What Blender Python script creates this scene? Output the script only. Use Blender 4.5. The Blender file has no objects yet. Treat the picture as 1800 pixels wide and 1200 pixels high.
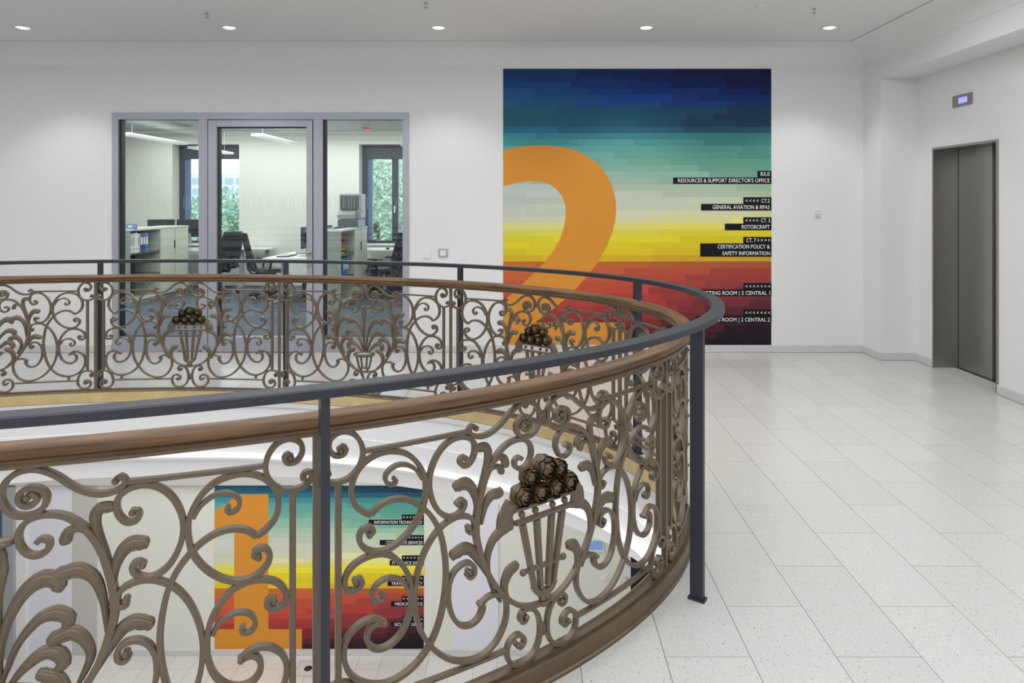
import bpy, bmesh, math, random
from math import sin, cos, pi, radians as R
from mathutils import Vector, Matrix
from mathutils.geometry import tessellate_polygon
random.seed(7)
scene = bpy.context.scene
COL = scene.collection

# ------------------------------------------------------------------ camera
cam_d = bpy.data.cameras.new('camera'); cam = bpy.data.objects.new('camera', cam_d); COL.objects.link(cam)
cam.location = (0, 0, 1.6); cam.rotation_euler = (R(90), 0, 0)
cam_d.sensor_width = 36; cam_d.sensor_fit = 'HORIZONTAL'; cam_d.lens = 24.0
cam_d.shift_x = -32/1800; cam_d.shift_y = -244/1800
cam_d.clip_start = .05; cam_d.clip_end = 200
scene.camera = cam
# ------------------------------------------------------------------ world, lights, exposure
w = bpy.data.worlds.new('world'); scene.world = w; w.use_nodes = True
wn = w.node_tree.nodes; wl = w.node_tree.links
bg = wn['Background']; bg.inputs[0].default_value = (.80, .90, 1, 1); bg.inputs[1].default_value = 3.2
scene.view_settings.view_transform = 'Standard'; scene.view_settings.look = 'None'
scene.view_settings.gamma = 1; scene.view_settings.use_curve_mapping = False
scene.view_settings.exposure = 0.0
def light(kind, name, loc, power, color=(1, 1, 1), size=None, rot=(0, 0, 0), **kw):
    d = bpy.data.lights.new(name, kind); o = bpy.data.objects.new(name, d); COL.objects.link(o)
    o.location = loc; o.rotation_euler = rot; d.energy = power; d.color = color
    if kind == 'AREA':
        d.shape = 'RECTANGLE'; d.size, d.size_y = size
    for k, v in kw.items(): setattr(d, k, v)
    return o
light('AREA', 'hall_ceiling_fill', (-3.0, 2.7, 3.2), 205, (.97, .985, 1), (8.0, 5.2))  # this and the next two: unseen fills added to brighten the hall
light('AREA', 'hall_side_fill', (2.0, 3.9, 3.2), 42, (.97, .985, 1), (2.2, 3.4))
light('AREA', 'hall_rear_fill', (-2.5, -1.0, 3.2), 130, (.98, .99, 1), (11, 2.6))
light('AREA', 'lower_hall_fill', (-3.0, 7.3, -.85), 105, (1, .985, .95), (8, 2.4))  # two unseen fills added below the slab to light the lower storey
light('AREA', 'lower_front_fill', (-1.5, 2.6, -.85), 95, (1, .985, .95), (6, 3.0), (R(25), 0, 0))
light('AREA', 'office_ceiling_fill', (-4.6, 9.4, 2.70), 150, (.96, 1, .95), (5.5, 2.6))  # two unseen fills added to brighten the office, apart from its pendants
light('AREA', 'office_far_fill', (-4.6, 12.2, 2.90), 85, (.97, 1, .95), (5.5, 1.2))

# ------------------------------------------------------------------ materials
def mat(name, col, rough=.6, metal=0, spec=.5, noise=None, bump=None, emit=None, coat=0, trans=None):
    m = bpy.data.materials.new(name); m.use_nodes = True
    n = m.node_tree.nodes; l = m.node_tree.links; b = n['Principled BSDF']
    b.inputs['Base Color'].default_value = (*col, 1); b.inputs['Roughness'].default_value = rough
    b.inputs['Metallic'].default_value = metal; b.inputs['Specular IOR Level'].default_value = spec
    b.inputs['Coat Weight'].default_value = coat
    tc = n.new('ShaderNodeTexCoord')
    if noise:
        sc, amt = noise[0], noise[1]
        t = n.new('ShaderNodeTexNoise'); t.inputs['Scale'].default_value = sc; t.inputs['Detail'].default_value = 6
        mp = n.new('ShaderNodeMapping'); mp.inputs['Scale'].default_value = noise[2] if len(noise) > 2 else (1, 1, 1)
        l.new(tc.outputs['Object'], mp.inputs[0]); l.new(mp.outputs[0], t.inputs['Vector'])
        mx = n.new('ShaderNodeMix'); mx.data_type = 'RGBA'
        mx.inputs[6].default_value = (*[c*(1-amt) for c in col], 1); mx.inputs[7].default_value = (*[min(1, c*(1+amt)) for c in col], 1)
        l.new(t.outputs['Fac'], mx.inputs[0]); l.new(mx.outputs[2], b.inputs['Base Color'])
    if bump:
        t2 = n.new('ShaderNodeTexNoise'); t2.inputs['Scale'].default_value = bump[0]; t2.inputs['Detail'].default_value = 4
        bp = n.new('ShaderNodeBump'); bp.inputs['Strength'].default_value = bump[1]; bp.inputs['Distance'].default_value = .01
        l.new(tc.outputs['Object'], t2.inputs['Vector']); l.new(t2.outputs['Fac'], bp.inputs['Height']); l.new(bp.outputs[0], b.inputs['Normal'])
    if emit:
        b.inputs['Emission Color'].default_value = (*emit[0], 1); b.inputs['Emission Strength'].default_value = emit[1]
    return m
def s2l(r, g, b):
    f = lambda c: (c/12.92 if c <= .04045 else ((c+.055)/1.055)**2.4)
    return (f(r/255), f(g/255), f(b/255))
M = {}
M['wall'] = mat('white_plaster', (.80, .80, .80), .75, noise=(1.2, .012), bump=(60, .03))
M['ceil'] = mat('ceiling_plaster', (.83, .83, .83), .8, noise=(.8, .012))
M['groove'] = mat('shadow_groove', (.3, .3, .3), .8)
M['office_wall'] = mat('cream_wall', (.75, .76, .71), .7, noise=(1, .015))
M['iron'] = mat('bronze_painted_iron', s2l(111, 99, 83), .34, .35, .5, noise=(35, .16), bump=(90, .12))
M['fruit'] = mat('dark_bronze_patina', s2l(104, 89, 66), .24, .55, .5, noise=(60, .4), bump=(120, .3))
M['kerb'] = mat('bronze_kerb', s2l(108, 94, 74), .34, .45, .5, noise=(14, .2, (1, 1, .4)))
M['kerb_in'] = mat('brass_kerb_face', s2l(200, 178, 130), .42, .3, .5, noise=(9, .25))
M['steel_paint'] = mat('anthracite_paint', s2l(52, 54, 63), .42, .25, .5, noise=(25, .05))
M['grout'] = mat('grout', (.30, .29, .28), .9)
M['trim'] = mat('grey_trim', (.45, .45, .47), .5)
M['alu'] = mat('lilac_grey_aluminium', s2l(170, 173, 183), .45, .25, .5, noise=(6, .03))
M['gasket'] = mat('dark_gasket', (.02, .022, .03), .5)
M['carpet'] = mat('blue_grey_carpet', s2l(80, 88, 102), .95, noise=(220, .2))
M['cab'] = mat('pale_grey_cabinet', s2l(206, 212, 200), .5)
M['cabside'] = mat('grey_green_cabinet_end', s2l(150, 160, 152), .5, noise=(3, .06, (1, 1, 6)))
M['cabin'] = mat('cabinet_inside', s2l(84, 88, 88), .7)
M['black'] = mat('black_plastic', (.018, .02, .026), .45)
M['mesh'] = mat('black_mesh_fabric', (.03, .034, .045), .8, noise=(150, .4))
M['chrome'] = mat('brushed_nickel', (.55, .54, .52), .3, 1.0)
M['desk'] = mat('white_desk_top', (.78, .79, .78), .35)
M['winframe'] = mat('dark_window_frame', s2l(44, 54, 70), .45)
M['winblue'] = mat('blue_window_sash', s2l(88, 114, 156), .4)
M['binder_w'] = mat('pale_binder', (.62, .66, .68), .5)
M['binder_b'] = mat('navy_binder', (.03, .06, .18), .45)
M['binder_l'] = mat('bright_blue_binder', (.06, .2, .62), .45)
M['machine_l'] = mat('light_grey_machine', s2l(146, 154, 154), .4)
M['machine_d'] = mat('dark_grey_machine', s2l(70, 78, 84), .35)
M['red'] = mat('red_plastic', (.42, .06, .07), .45)
M['magenta'] = mat('magenta_petals', (.55, .06, .32), .6)
M['yellowp'] = mat('yellow_pot', (.8, .55, .06), .5)
M['white'] = mat('white_plastic', (.82, .82, .82), .4)
M['greyp'] = mat('grey_plastic', (.40, .41, .44), .45)
M['lampw'] = mat('white_lamp_body', (.85, .86, .84), .4)
M['lampe'] = mat('lamp_diffuser', (.9, .9, .9), .4, emit=((1, 1, .95), .35))
M['tile_m'] = mat('metal_ceiling_tile', s2l(150, 160, 162), .5, .2)
M['orange'] = mat('orange_print', s2l(218, 146, 56), .6, 0, .2)
M['ink'] = mat('black_print', (.010, .010, .014), .6, 0, .15)
M['letter'] = mat('white_print', (.85, .85, .85), .5)
M['leafg'] = mat('tree_leaves', (.34, .52, .36), .6, noise=(1.5, .4))
M['leafg2'] = mat('tree_leaves_pale', (.46, .60, .46), .6, noise=(1.5, .35))
M['bark'] = mat('bark', (.12, .09, .06), .9)
M['bldg'] = mat('far_facade', (.72, .78, .84), .7)
M['bldgw'] = mat('far_windows', (.40, .48, .58), .3)
M['stone'] = mat('baseboard_stone', (.62, .62, .62), .5, noise=(120, .12))
M['fasc'] = mat('fascia_paint', (.74, .74, .75), .7)
M['bright'] = mat('lit_moulding_white', (.93, .93, .93), .35)  # whiter than the fascia: light caught by the ledge put into the colour
M['lilacw'] = mat('lower_pier_paint', (.74, .75, .84), .7)
M['greyw'] = mat('lower_shade_and_panel_grey', (.55, .54, .52), .7)
M['creamw'] = mat('lower_cream_paint', (.74, .75, .70), .7)
M['navyglass'] = mat('navy_glass_door', (.045, .06, .10), .12, 0, .8)
M['screenb'] = mat('indicator_screen', (.1, .1, .4), .3, emit=((.30, .30, 1.0), 1.3))
M['exit'] = mat('exit_sign_face', (.25, .34, .7), .4, emit=((.3, .42, .9), .15))
M['exitg'] = mat('exit_sign_edge', (.4, .75, .5), .4, emit=((.4, .9, .55), .15))

def brushed():
    m = mat('brushed_stainless', (.36, .35, .335), .3, 1.0)
    n = m.node_tree.nodes; l = m.node_tree.links; b = n['Principled BSDF']
    tc = n.new('ShaderNodeTexCoord'); mp = n.new('ShaderNodeMapping'); mp.inputs['Scale'].default_value = (400, 400, 2)
    t = n.new('ShaderNodeTexNoise'); t.inputs['Scale'].default_value = 1; t.inputs['Detail'].default_value = 3
    r = n.new('ShaderNodeMapRange'); r.inputs[3].default_value = .24; r.inputs[4].default_value = .36
    l.new(tc.outputs['Object'], mp.inputs[0]); l.new(mp.outputs[0], t.inputs[0]); l.new(t.outputs['Fac'], r.inputs[0]); l.new(r.outputs[0], b.inputs['Roughness'])
    b.inputs['Anisotropic'].default_value = .6; b.inputs['Anisotropic Rotation'].default_value = .25
    return m
M['steel'] = brushed()

def terrazzo(name, a, b_, seed=0):
    m = bpy.data.materials.new(name); m.use_nodes = True
    n = m.node_tree.nodes; l = m.node_tree.links; b = n['Principled BSDF']; b.inputs['Roughness'].default_value = .24
    b.inputs['Specular IOR Level'].default_value = .45
    tc = n.new('ShaderNodeTexCoord'); oi = n.new('ShaderNodeObjectInfo')
    n1 = n.new('ShaderNodeTexNoise'); n1.inputs['Scale'].default_value = 90; n1.inputs['Detail'].default_value = 3
    l.new(tc.outputs['Object'], n1.inputs[0])
    base = n.new('ShaderNodeMix'); base.data_type = 'RGBA'; base.inputs[6].default_value = (*a, 1); base.inputs[7].default_value = (*b_, 1)
    l.new(n1.outputs['Fac'], base.inputs[0])
    prev = base.outputs[2]
    for sc, th, col in ((95, .16, (.32, .29, .27)), (160, .14, (.46, .44, .42)), (40, .085, (.22, .21, .21)), (20, .05, (.12, .12, .13))):
        v = n.new('ShaderNodeTexVoronoi'); v.inputs['Scale'].default_value = sc; l.new(tc.outputs['Object'], v.inputs[0])
        lt = n.new('ShaderNodeMath'); lt.operation = 'LESS_THAN'; lt.inputs[1].default_value = th; l.new(v.outputs['Distance'], lt.inputs[0])
        mx = n.new('ShaderNodeMix'); mx.data_type = 'RGBA'; mx.inputs[7].default_value = (*col, 1)
        l.new(lt.outputs[0], mx.inputs[0]); l.new(prev, mx.inputs[6]); prev = mx.outputs[2]
    hv = n.new('ShaderNodeHueSaturation'); mr = n.new('ShaderNodeMapRange'); mr.inputs[3].default_value = .965; mr.inputs[4].default_value = 1.03
    l.new(oi.outputs['Random'], mr.inputs[0]); l.new(mr.outputs[0], hv.inputs['Value']); l.new(prev, hv.inputs['Color'])
    l.new(hv.outputs[0], b.inputs['Base Color'])
    return m
M['tile'] = terrazzo('terrazzo_tile', (.61, .60, .585), (.70, .69, .675))

def wood():
    m = bpy.data.materials.new('oiled_wood'); m.use_nodes = True
    n = m.node_tree.nodes; l = m.node_tree.links; b = n['Principled BSDF']
    uv = n.new('ShaderNodeUVMap'); uv.uv_map = 'UVMap'
    mp = n.new('ShaderNodeMapping'); mp.inputs['Scale'].default_value = (3.0, 60, 1)
    t = n.new('ShaderNodeTexNoise'); t.inputs['Scale'].default_value = 1; t.inputs['Detail'].default_value = 7; t.inputs['Distortion'].default_value = .6
    t2 = n.new('ShaderNodeTexNoise'); t2.inputs['Scale'].default_value = 1.3; t2.inputs['Detail'].default_value = 2
    cr = n.new('ShaderNodeValToRGB'); e = cr.color_ramp.elements
    e[0].position = .3; e[0].color = (*s2l(72, 50, 31), 1); e[1].position = .72; e[1].color = (*s2l(128, 95, 60), 1)
    l.new(uv.outputs[0], mp.inputs[0]); l.new(mp.outputs[0], t.inputs[0]); l.new(uv.outputs[0], t2.inputs[0]); l.new(t.outputs['Fac'], cr.inputs[0])
    hv = n.new('ShaderNodeHueSaturation'); mr = n.new('ShaderNodeMapRange'); mr.inputs[3].default_value = .72; mr.inputs[4].default_value = 1.25
    l.new(t2.outputs['Fac'], mr.inputs[0]); l.new(mr.outputs[0], hv.inputs['Value']); l.new(cr.outputs[0], hv.inputs['Color']); l.new(hv.outputs[0], b.inputs['Base Color'])
    b.inputs['Roughness'].default_value = .42
    return m
M['wood'] = wood()

def glass():
    m = bpy.data.materials.new('clear_pane'); m.use_nodes = True
    n = m.node_tree.nodes; l = m.node_tree.links; n.remove(n['Principled BSDF'])
    tr = n.new('ShaderNodeBsdfTransparent'); tr.inputs[0].default_value = (.92, .94, .94, 1)
    gl = n.new('ShaderNodeBsdfGlossy'); gl.inputs['Roughness'].default_value = .01
    fr = n.new('ShaderNodeFresnel'); fr.inputs[0].default_value = 1.5
    mx = n.new('ShaderNodeMixShader'); mu = n.new('ShaderNodeMath'); mu.operation = 'MULTIPLY'; mu.inputs[1].default_value = 1.0
    l.new(fr.outputs[0], mu.inputs[0]); l.new(mu.outputs[0], mx.inputs[0]); l.new(tr.outputs[0], mx.inputs[1]); l.new(gl.outputs[0], mx.inputs[2])
    l.new(mx.outputs[0], n['Material Output'].inputs[0])
    return m
M['glass'] = glass()
M['film'] = mat('film_marks_print', (.75, .77, .77), .6); M['film'].node_tree.nodes['Principled BSDF'].inputs['Alpha'].default_value = .45
def attr_mat(name):
    m = bpy.data.materials.new(name); m.use_nodes = True
    n = m.node_tree.nodes; l = m.node_tree.links; b = n['Principled BSDF']; b.inputs['Roughness'].default_value = .6; b.inputs['Specular IOR Level'].default_value = .15
    a = n.new('ShaderNodeAttribute'); a.attribute_name = 'Col'; l.new(a.outputs['Color'], b.inputs['Base Color'])
    return m
M['mural'] = attr_mat('printed_colour_blocks')

# ------------------------------------------------------------------ mesh helpers
class MB:
    def __init__(s): s.v = []; s.f = []
    def box(s, x0, x1, y0, y1, z0, z1):
        b = len(s.v)
        s.v += [(x, y, z) for z in (z0, z1) for y in (y0, y1) for x in (x0, x1)]
        s.f += [tuple(b+i for i in q) for q in ((0, 2, 3, 1), (4, 5, 7, 6), (0, 1, 5, 4), (2, 6, 7, 3), (0, 4, 6, 2), (1, 3, 7, 5))]
        return s
    def rings(s, rings, close_ring=True, close_path=False, caps=True):
        b = len(s.v); n = len(rings[0]); m = len(rings)
        for r in rings: s.v += [tuple(p) for p in r]
        for i in range(m if close_path else m-1):
            j = (i+1) % m
            for k in range(n if close_ring else n-1):
                q = (k+1) % n
                s.f.append((b+i*n+k, b+i*n+q, b+j*n+q, b+j*n+k))
        if caps and close_ring and not close_path:
            s.f.append(tuple(b+k for k in range(n))[::-1]); s.f.append(tuple(b+(m-1)*n+k for k in range(n)))
        return s
    def tube(s, pts, r, n=8, rads=None):
        pts = [Vector(p) for p in pts]; out = []
        up = None
        for i, p in enumerate(pts):
            t = (pts[min(i+1, len(pts)-1)]-pts[max(i-1, 0)]).normalized()
            if up is None: up = t.orthogonal().normalized()
            up = (up-t*up.dot(t)).normalized(); sd = t.cross(up)
            rr = rads[i] if rads else r
            out.append([p+(up*cos(2*pi*k/n)+sd*sin(2*pi*k/n))*rr for k in range(n)])
        return s.rings(out)
    def lathe(s, prof, c=(0, 0, 0), n=20):
        out = [[(c[0]+r*cos(2*pi*k/n), c[1]+r*sin(2*pi*k/n), c[2]+z) for k in range(n)] for r, z in prof]
        return s.rings(out)
    def prism(s, poly, fn, d0, d1):
        # poly 2D -> fn(a,b,d) 3D
        s.rings([[fn(a, b, d0) for a, b in poly], [fn(a, b, d1) for a, b in poly]])
        return s
    def build(s, name, m, parent=None, smooth=None, bevel=0):
        me = bpy.data.meshes.new(name); me.from_pydata(s.v, [], s.f); me.update()
        bm = bmesh.new(); bm.from_mesh(me); bmesh.ops.recalc_face_normals(bm, faces=bm.faces)
        if bevel:
            bmesh.ops.bevel(bm, geom=[e for e in bm.edges if e.is_manifold and e.calc_face_angle(0) > .5], offset=bevel, segments=2, affect='EDGES', profile=.6)
        bm.to_mesh(me); bm.free()
        if smooth is not None:
            for p in me.polygons: p.use_smooth = True
            me.set_sharp_from_angle(angle=R(smooth))
        o = bpy.data.objects.new(name, me); COL.objects.link(o)
        if isinstance(m, (list, tuple)):
            for q in m: me.materials.append(q)
        else: me.materials.append(m)
        if parent: link(o, parent)
        return o
def world(o):
    return (world(o.parent) @ o.matrix_parent_inverse if o.parent else Matrix.Identity(4)) @ o.matrix_basis
def link(o, parent):
    o.parent = parent; o.matrix_parent_inverse = world(parent).inverted()
def tag(o, label=None, cat=None, group=None, kind=None):
    if label: o['label'] = label
    if cat: o['category'] = cat
    if group: o['group'] = group
    if kind: o['kind'] = kind
    return o
def empty(name, loc=(0, 0, 0), label=None, cat=None, group=None, kind=None, rz=0):
    o = bpy.data.objects.new(name, None); COL.objects.link(o); o.location = loc; o.rotation_euler = (0, 0, rz); o.empty_display_size = .1
    return tag(o, label, cat, group, kind)
def B(name, m, x0, x1, y0, y1, z0, z1, parent=None, bevel=0):
    return MB().box(min(x0, x1), max(x0, x1), min(y0, y1), max(y0, y1), min(z0, z1), max(z0, z1)).build(name, m, parent, bevel=bevel)
def catmull(pts, vals, step):
    out = []; vo = []
    n = len(pts)
    for i in range(n-1):
        p0 = pts[max(i-1, 0)]; p1 = pts[i]; p2 = pts[i+1]; p3 = pts[min(i+2, n-1)]
        L = math.dist(p1, p2); k = max(1, int(math.ceil(L/step)))
        for j in range(k):
            t = j/k
            q = tuple(.5*((2*p1[a])+(-p0[a]+p2[a])*t+(2*p0[a]-5*p1[a]+4*p2[a]-p3[a])*t*t+(-p0[a]+3*p1[a]-3*p2[a]+p3[a])*t**3) for a in range(2))
            out.append(q); vo.append(vals[i]*(1-t)+vals[i+1]*t)
    out.append(tuple(pts[-1])); vo.append(vals[-1])
    return out, vo

# ------------------------------------------------------------------ the oval void: curve of the ironwork
CX, CY, CA, CB, IO = -2.8015, 3.5536, 3.7259, 2.2178, -.145
NT = 7200
_arc = [0.0]; _pt = []
def _ep(t, off=IO):
    nx, ny = CB*cos(t), CA*sin(t); q = math.hypot(nx, ny)
    return (CX+CA*cos(t)+off*nx/q, CY+CB*sin(t)+off*ny/q)
for i in range(NT+1):
    _pt.append(_ep(-pi+2*pi*i/NT))
    if i: _arc.append(_arc[-1]+math.dist(_pt[-1], _pt[-2]))
TOT = _arc[-1]; _s0 = _arc[NT//2]; SP = TOT/12
import bisect
def t_of(s):
    a = (s+_s0) % TOT; i = max(1, min(NT, bisect.bisect_left(_arc, a)))
    f = (a-_arc[i-1])/(_arc[i]-_arc[i-1]+1e-12)
    return -pi+2*pi*(i-1+f)/NT
def EP(s, off, z):          # arc position on the ironwork line, offset outwards, height
    t = t_of(s); nx, ny = CB*cos(t), CA*sin(t); q = math.hypot(nx, ny)
    return (CX+CA*cos(t)+(IO+off)*nx/q, CY+CB*sin(t)+(IO+off)*ny/q, z)
def oval(profile, name, m, parent=None, n=288, smooth=35, uv=False, s0=None, s1=None):
    closed = s0 is None
    if closed: ss = [TOT*i/n for i in range(n)]
    else: ss = [s0+(s1-s0)*i/n for i in range(n+1)]
    mb = MB().rings([[EP(s, o, z) for o, z in profile] for s in ss], True, closed)
    o = mb.build(name, m, parent, smooth=smooth)
    if uv:
        me = o.data; ul = me.uv_layers.new(name='UVMap'); k = len(profile)
        for p in me.polygons:
            ri = [me.loops[li].vertex_index//k for li in p.loop_indices]; wrap = max(ri)-min(ri) > 2
            for li, r_ in zip(p.loop_indices, ri):
                c = me.loops[li].vertex_index % k
                ul.data[li].uv = ((len(ss) if (wrap and r_ == 0) else r_)*TOT/n, c*.012)
    return o

# ------------------------------------------------------------------ floors
def hole_y(x, off):
    a, b = CA+IO+off, CB+IO+off
    q = 1-((x-CX)/a)**2
    if q <= 0: return None
    return CY-b*math.sqrt(q), CY+b*math.sqrt(q)
def plate(name, m, z0, z1, off, rect, parent=None):     # slab with the oval hole
    x0, x1, y0, y1 = rect
    ts = sorted([-pi+2*pi*i/160 for i in range(160)]+[math.atan2(cy-CY, cx-CX) for cx in (x0, x1) for cy in (y0, y1)])
    def inner(t):
        a, b = CA+IO+off, CB+IO+off; r = 1/math.sqrt((cos(t)/a)**2+(sin(t)/b)**2)
        return CX+r*cos(t), CY+r*sin(t)
    def outer(t):
        k = min(((x1-CX)/cos(t)) if cos(t) > 1e-9 else ((x0-CX)/cos(t) if cos(t) < -1e-9 else 1e9),
                ((y1-CY)/sin(t)) if sin(t) > 1e-9 else ((y0-CY)/sin(t) if sin(t) < -1e-9 else 1e9))
        return CX+k*cos(t), CY+k*sin(t)
    return MB().rings([[(*inner(t), z0), (*outer(t), z0), (*outer(t), z1), (*inner(t), z1)] for t in ts], True, True).build(name, m, parent)

fl = empty('floor', (2.5, 5, 0), kind='structure')
plate('screed_bed', M['grout'], -.06, -.004, -.03, (-9.2, 4.2, -2.6, 7.42), fl)
PX, PY, GX, GY, GAP = .3013, .6018, .4755, 2.4054, .0028
unit = MB().box(GAP/2, PX-GAP/2, GAP/2, PY-GAP/2, -.0045, 0)
tile_me = None
def tile_cells(x0, x1, y0, y1):
    k0 = math.floor((x0-GX)/PX); k1 = math.ceil((x1-GX)/PX)
    for k in range(k0, k1):
        ph = 0 if k % 2 == 0 else PY/2
        j0 = math.floor((y0-GY-ph)/PY); j1 = math.ceil((y1-GY-ph)/PY)
        for j in range(j0, j1): yield GX+k*PX, GY+ph+j*PY
rest = MB()
for tx, ty in tile_cells(-8.4, 3.9, -2.4, 7.3):
    a0, a1 = tx+GAP/2, min(tx+PX-GAP/2, 3.915); b0, b1 = ty+GAP/2, min(ty+PY-GAP/2, 7.298)
    if a0 > 3.55: b1 = min(b1, 6.93) if a0 > 3.56 else b1
    if b1-b0 < .01 or a1-a0 < .01: continue
    N = 6; xs = [a0+(a1-a0)*i/N for i in range(N+1)]
    hy = [hole_y(x, -.01) for x in xs]
    cuts = [h for h in hy if h and not (h[1] <= b0 or h[0] >= b1)]
    cx_, cy_ = (a0+a1)/2, (b0+b1)/2
    vis = cy_ > 1.9 and -60 < 932+1200*cx_/cy_ < 1880 and 356+1920/cy_ < 1300
    if not cuts:
        full = abs(a1-a0-PX+GAP) < 1e-4 and abs(b1-b0-PY+GAP) < 1e-4
        if not vis: rest.box(a0, a1, b0, b1, -.0045, 0); continue
        if full:
            if tile_me is None:
                o = unit.build('tile', M['tile']); tile_me = o.data
            else: o = bpy.data.objects.new('tile', tile_me); COL.objects.link(o)
            o.location = (tx, ty, 0); o.parent = fl; o.matrix_parent_inverse = Matrix.Translation((-2.5, -5, 0))
        else: B('tile', M['tile'], a0, a1, b0, b1, -.0045, 0, fl)
    else:
        for side in (0, 1):
            col = []
            for x, h in zip(xs, hy):
                lo, hi = (b0, b1)
                if h:
                    if side == 0: hi = min(b1, h[0])
                    else: lo = max(b0, h[1])
                elif side == 1: lo = (b0+b1)/2 if False else hi
                col.append((x, lo, hi) if hi-lo > .004 else None)
            if side == 1 and all(h is None for h in hy): continue
            run = []
            runs = []
            for c in col+[None]:
                if c: run.append(c)
                else:
                    if len(run) > 1: runs.append(run)
                    run = []
            for run in runs:
                mb = MB().rings([[(x, lo, -.0045), (x, hi, -.0045), (x, hi, 0), (x, lo, 0)] for x, lo, hi in run])
                if vis: mb.build('tile', M['tile'], fl)
                else:
                    n0 = len(rest.v); rest.v += mb.v; rest.f += [tuple(i+n0 for i in f) for f in mb.f]
tag(rest.build('outer_tiles', M['tile'], fl), kind='stuff')

# ------------------------------------------------------------------ edge of the void: stone edge, white fascia, ledge, lower ceiling
vo = empty('trim_1', EP(1.5*SP, -.1, -.3), kind='structure')
oval([(-.055, -.02), (-.055, -.058), (-.02, -.058), (-.02, -.02)], 'stone_edge', M['stone'], vo)
def lower_oval(profile, name, m, parent):     # the opening below widens a little towards the right end
    ss = [TOT*i/288 for i in range(288)]
    return MB().rings([[EP(s_, o+k*max(0, cos(t_of(s_))), z) for o, z, k in profile] for s_ in ss], True, True).build(name, m, parent, smooth=35)
lower_oval([(-.035, -.058, 0), (-.035, -.27, 0), (-.041, -.275, 0), (-.041, -.44, .05), (-.03, -.51, .08), (-.025, -.64, .13), (.0, -.65, .13), (.25, -.65, 0), (.25, -.058, 0)], 'fascia', M['fasc'], vo)
lower_oval([(-.038, -.438, .05), (-.085, -.440, .05), (-.100, -.448, .05), (-.104, -.46, .05), (-.098, -.475, .055), (-.06, -.50, .07), (-.03, -.508, .08)], 'moulding', M['bright'], vo)
c2 = plate('ceiling_lower', M['ceil'], -.68, -.651, .22, (-9.2, 4.2, -2.6, 9.1)); c2['kind'] = 'structure'

# ------------------------------------------------------------------ upper room shell
def struct(name, m, boxes):
    mb = MB()
    for b in boxes: mb.box(*b)
    return tag(mb.build(name, m), kind='structure')
struct('wall_back', M['wall'], [(-9.2, -4.471, 7.3, 7.44, -.06, 3.42), (-4.471, -1.296, 7.3, 7.44, 2.561, 3.42), (-1.296, 4.3, 7.3, 7.44, -.06, 3.42)])
struct('wall_right', M['wall'], [(3.56, 4.3, 6.931, 7.3, -.06, 3.42), (3.916, 4.2, 6.628, 6.931, -.06, 2.859), (3.916, 4.2, 5.71, 6.628, 2.126, 2.859), (3.916, 4.2, -2.6, 5.71, -.06, 2.859),
        (3.56, 4.3, -2.6, 6.931, 2.859, 3.42)])
struct('wall_left', M['wall'], [(-9.34, -9.2, -2.6, 7.3, -.06, 3.42)])
struct('wall_front', M['wall'], [(-9.34, 4.3, -2.74, -2.6, -.06, 3.42)])
# cove cornice with its lip and shadow gap, ceiling slab
IN = .2325
cov = [(0, 3.058), (.007, 3.058), (.007, 3.070)] + [(.012+(IN-.014)*(1-cos(a)), 3.072+.196*sin(a)) for a in [pi/2*i/10 for i in range(11)]] + [(IN, 3.30), (0, 3.30)]
rg = []
for (px_, py_, dx, dy) in ((-9.2, 7.3, 0, -1), (3.56, 7.3, -1, -1), (3.56, -2.6, -1, 0)):
    rg.append([(px_+dx*a, py_+dy*a, z) for a, z in cov])
tag(MB().rings(rg, True, False).build('trim_2', M['ceil'], smooth=30), kind='structure')
struct('ceiling', M['ceil'], [(-9.2, 3.56-IN-.012, -2.6, 7.3-IN-.012, 3.273, 3.42)])
struct('trim_3', M['groove'], [(-9.2, 3.56, 7.3-IN-.02, 7.3-IN+.01, 3.30, 3.32), (3.56-IN-.02, 3.56-IN+.01, -2.6, 7.3-IN-.02, 3.30, 3.32)])

# baseboards: stone pieces with joints
def baseboard(name, p0, p1, piece, t=.014, h=.079):
    p0 = Vector((*p0, 0)); p1 = Vector((*p1, 0)); L = (p1-p0).length; d = (p1-p0).normalized(); nrm = Vector((d.y, -d.x, 0))
    e = empty(name, tuple(p0), kind='structure')
    k = 0; x = 0
    while x < L-.02:
        x2 = min(L, x+piece)
        if L-x2 < .1: x2 = L
        a = p0+d*(x+.001); b = p0+d*(x2-.001)
        MB().rings([[a, a+nrm*t, a+nrm*t+Vector((0, 0, h-.003)), a+nrm*(t-.003)+Vector((0, 0, h)), a+Vector((0, 0, h))],
                    [b, b+nrm*t, b+nrm*t+Vector((0, 0, h-.003)), b+nrm*(t-.003)+Vector((0, 0, h)), b+Vector((0, 0, h))]]).build('stone', M['stone'], e)
        q = p0+d*L
        x = x2
    MB().rings([[p0+nrm*(t+.004), p0+nrm*(t+.004)+Vector((0, 0, .0015)), p0+Vector((0, 0, .0015)), p0], [q+nrm*(t+.004), q+nrm*(t+.004)+Vector((0, 0, .0015)), q+Vector((0, 0, .0015)), q]]).build('floor_joint', M['gasket'], e)
    return e
baseboard('baseboard_back', (-9.1, 7.3), (-4.471, 7.3), 1.19)
baseboard('baseboard_center', (-1.296, 7.3), (3.548, 7.3), 1.19)
baseboard('baseboard_pier', (3.56, 7.3), (3.56, 6.918), 1.2)
baseboard('baseboard_niche', (3.56, 6.931), (3.904, 6.931), 1.2)
baseboard('baseboard_right', (3.916, 6.931), (3.916, 6.628), 1.2)
baseboard('baseboard_front', (3.916, 5.71), (3.916, .5), .9)

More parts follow.
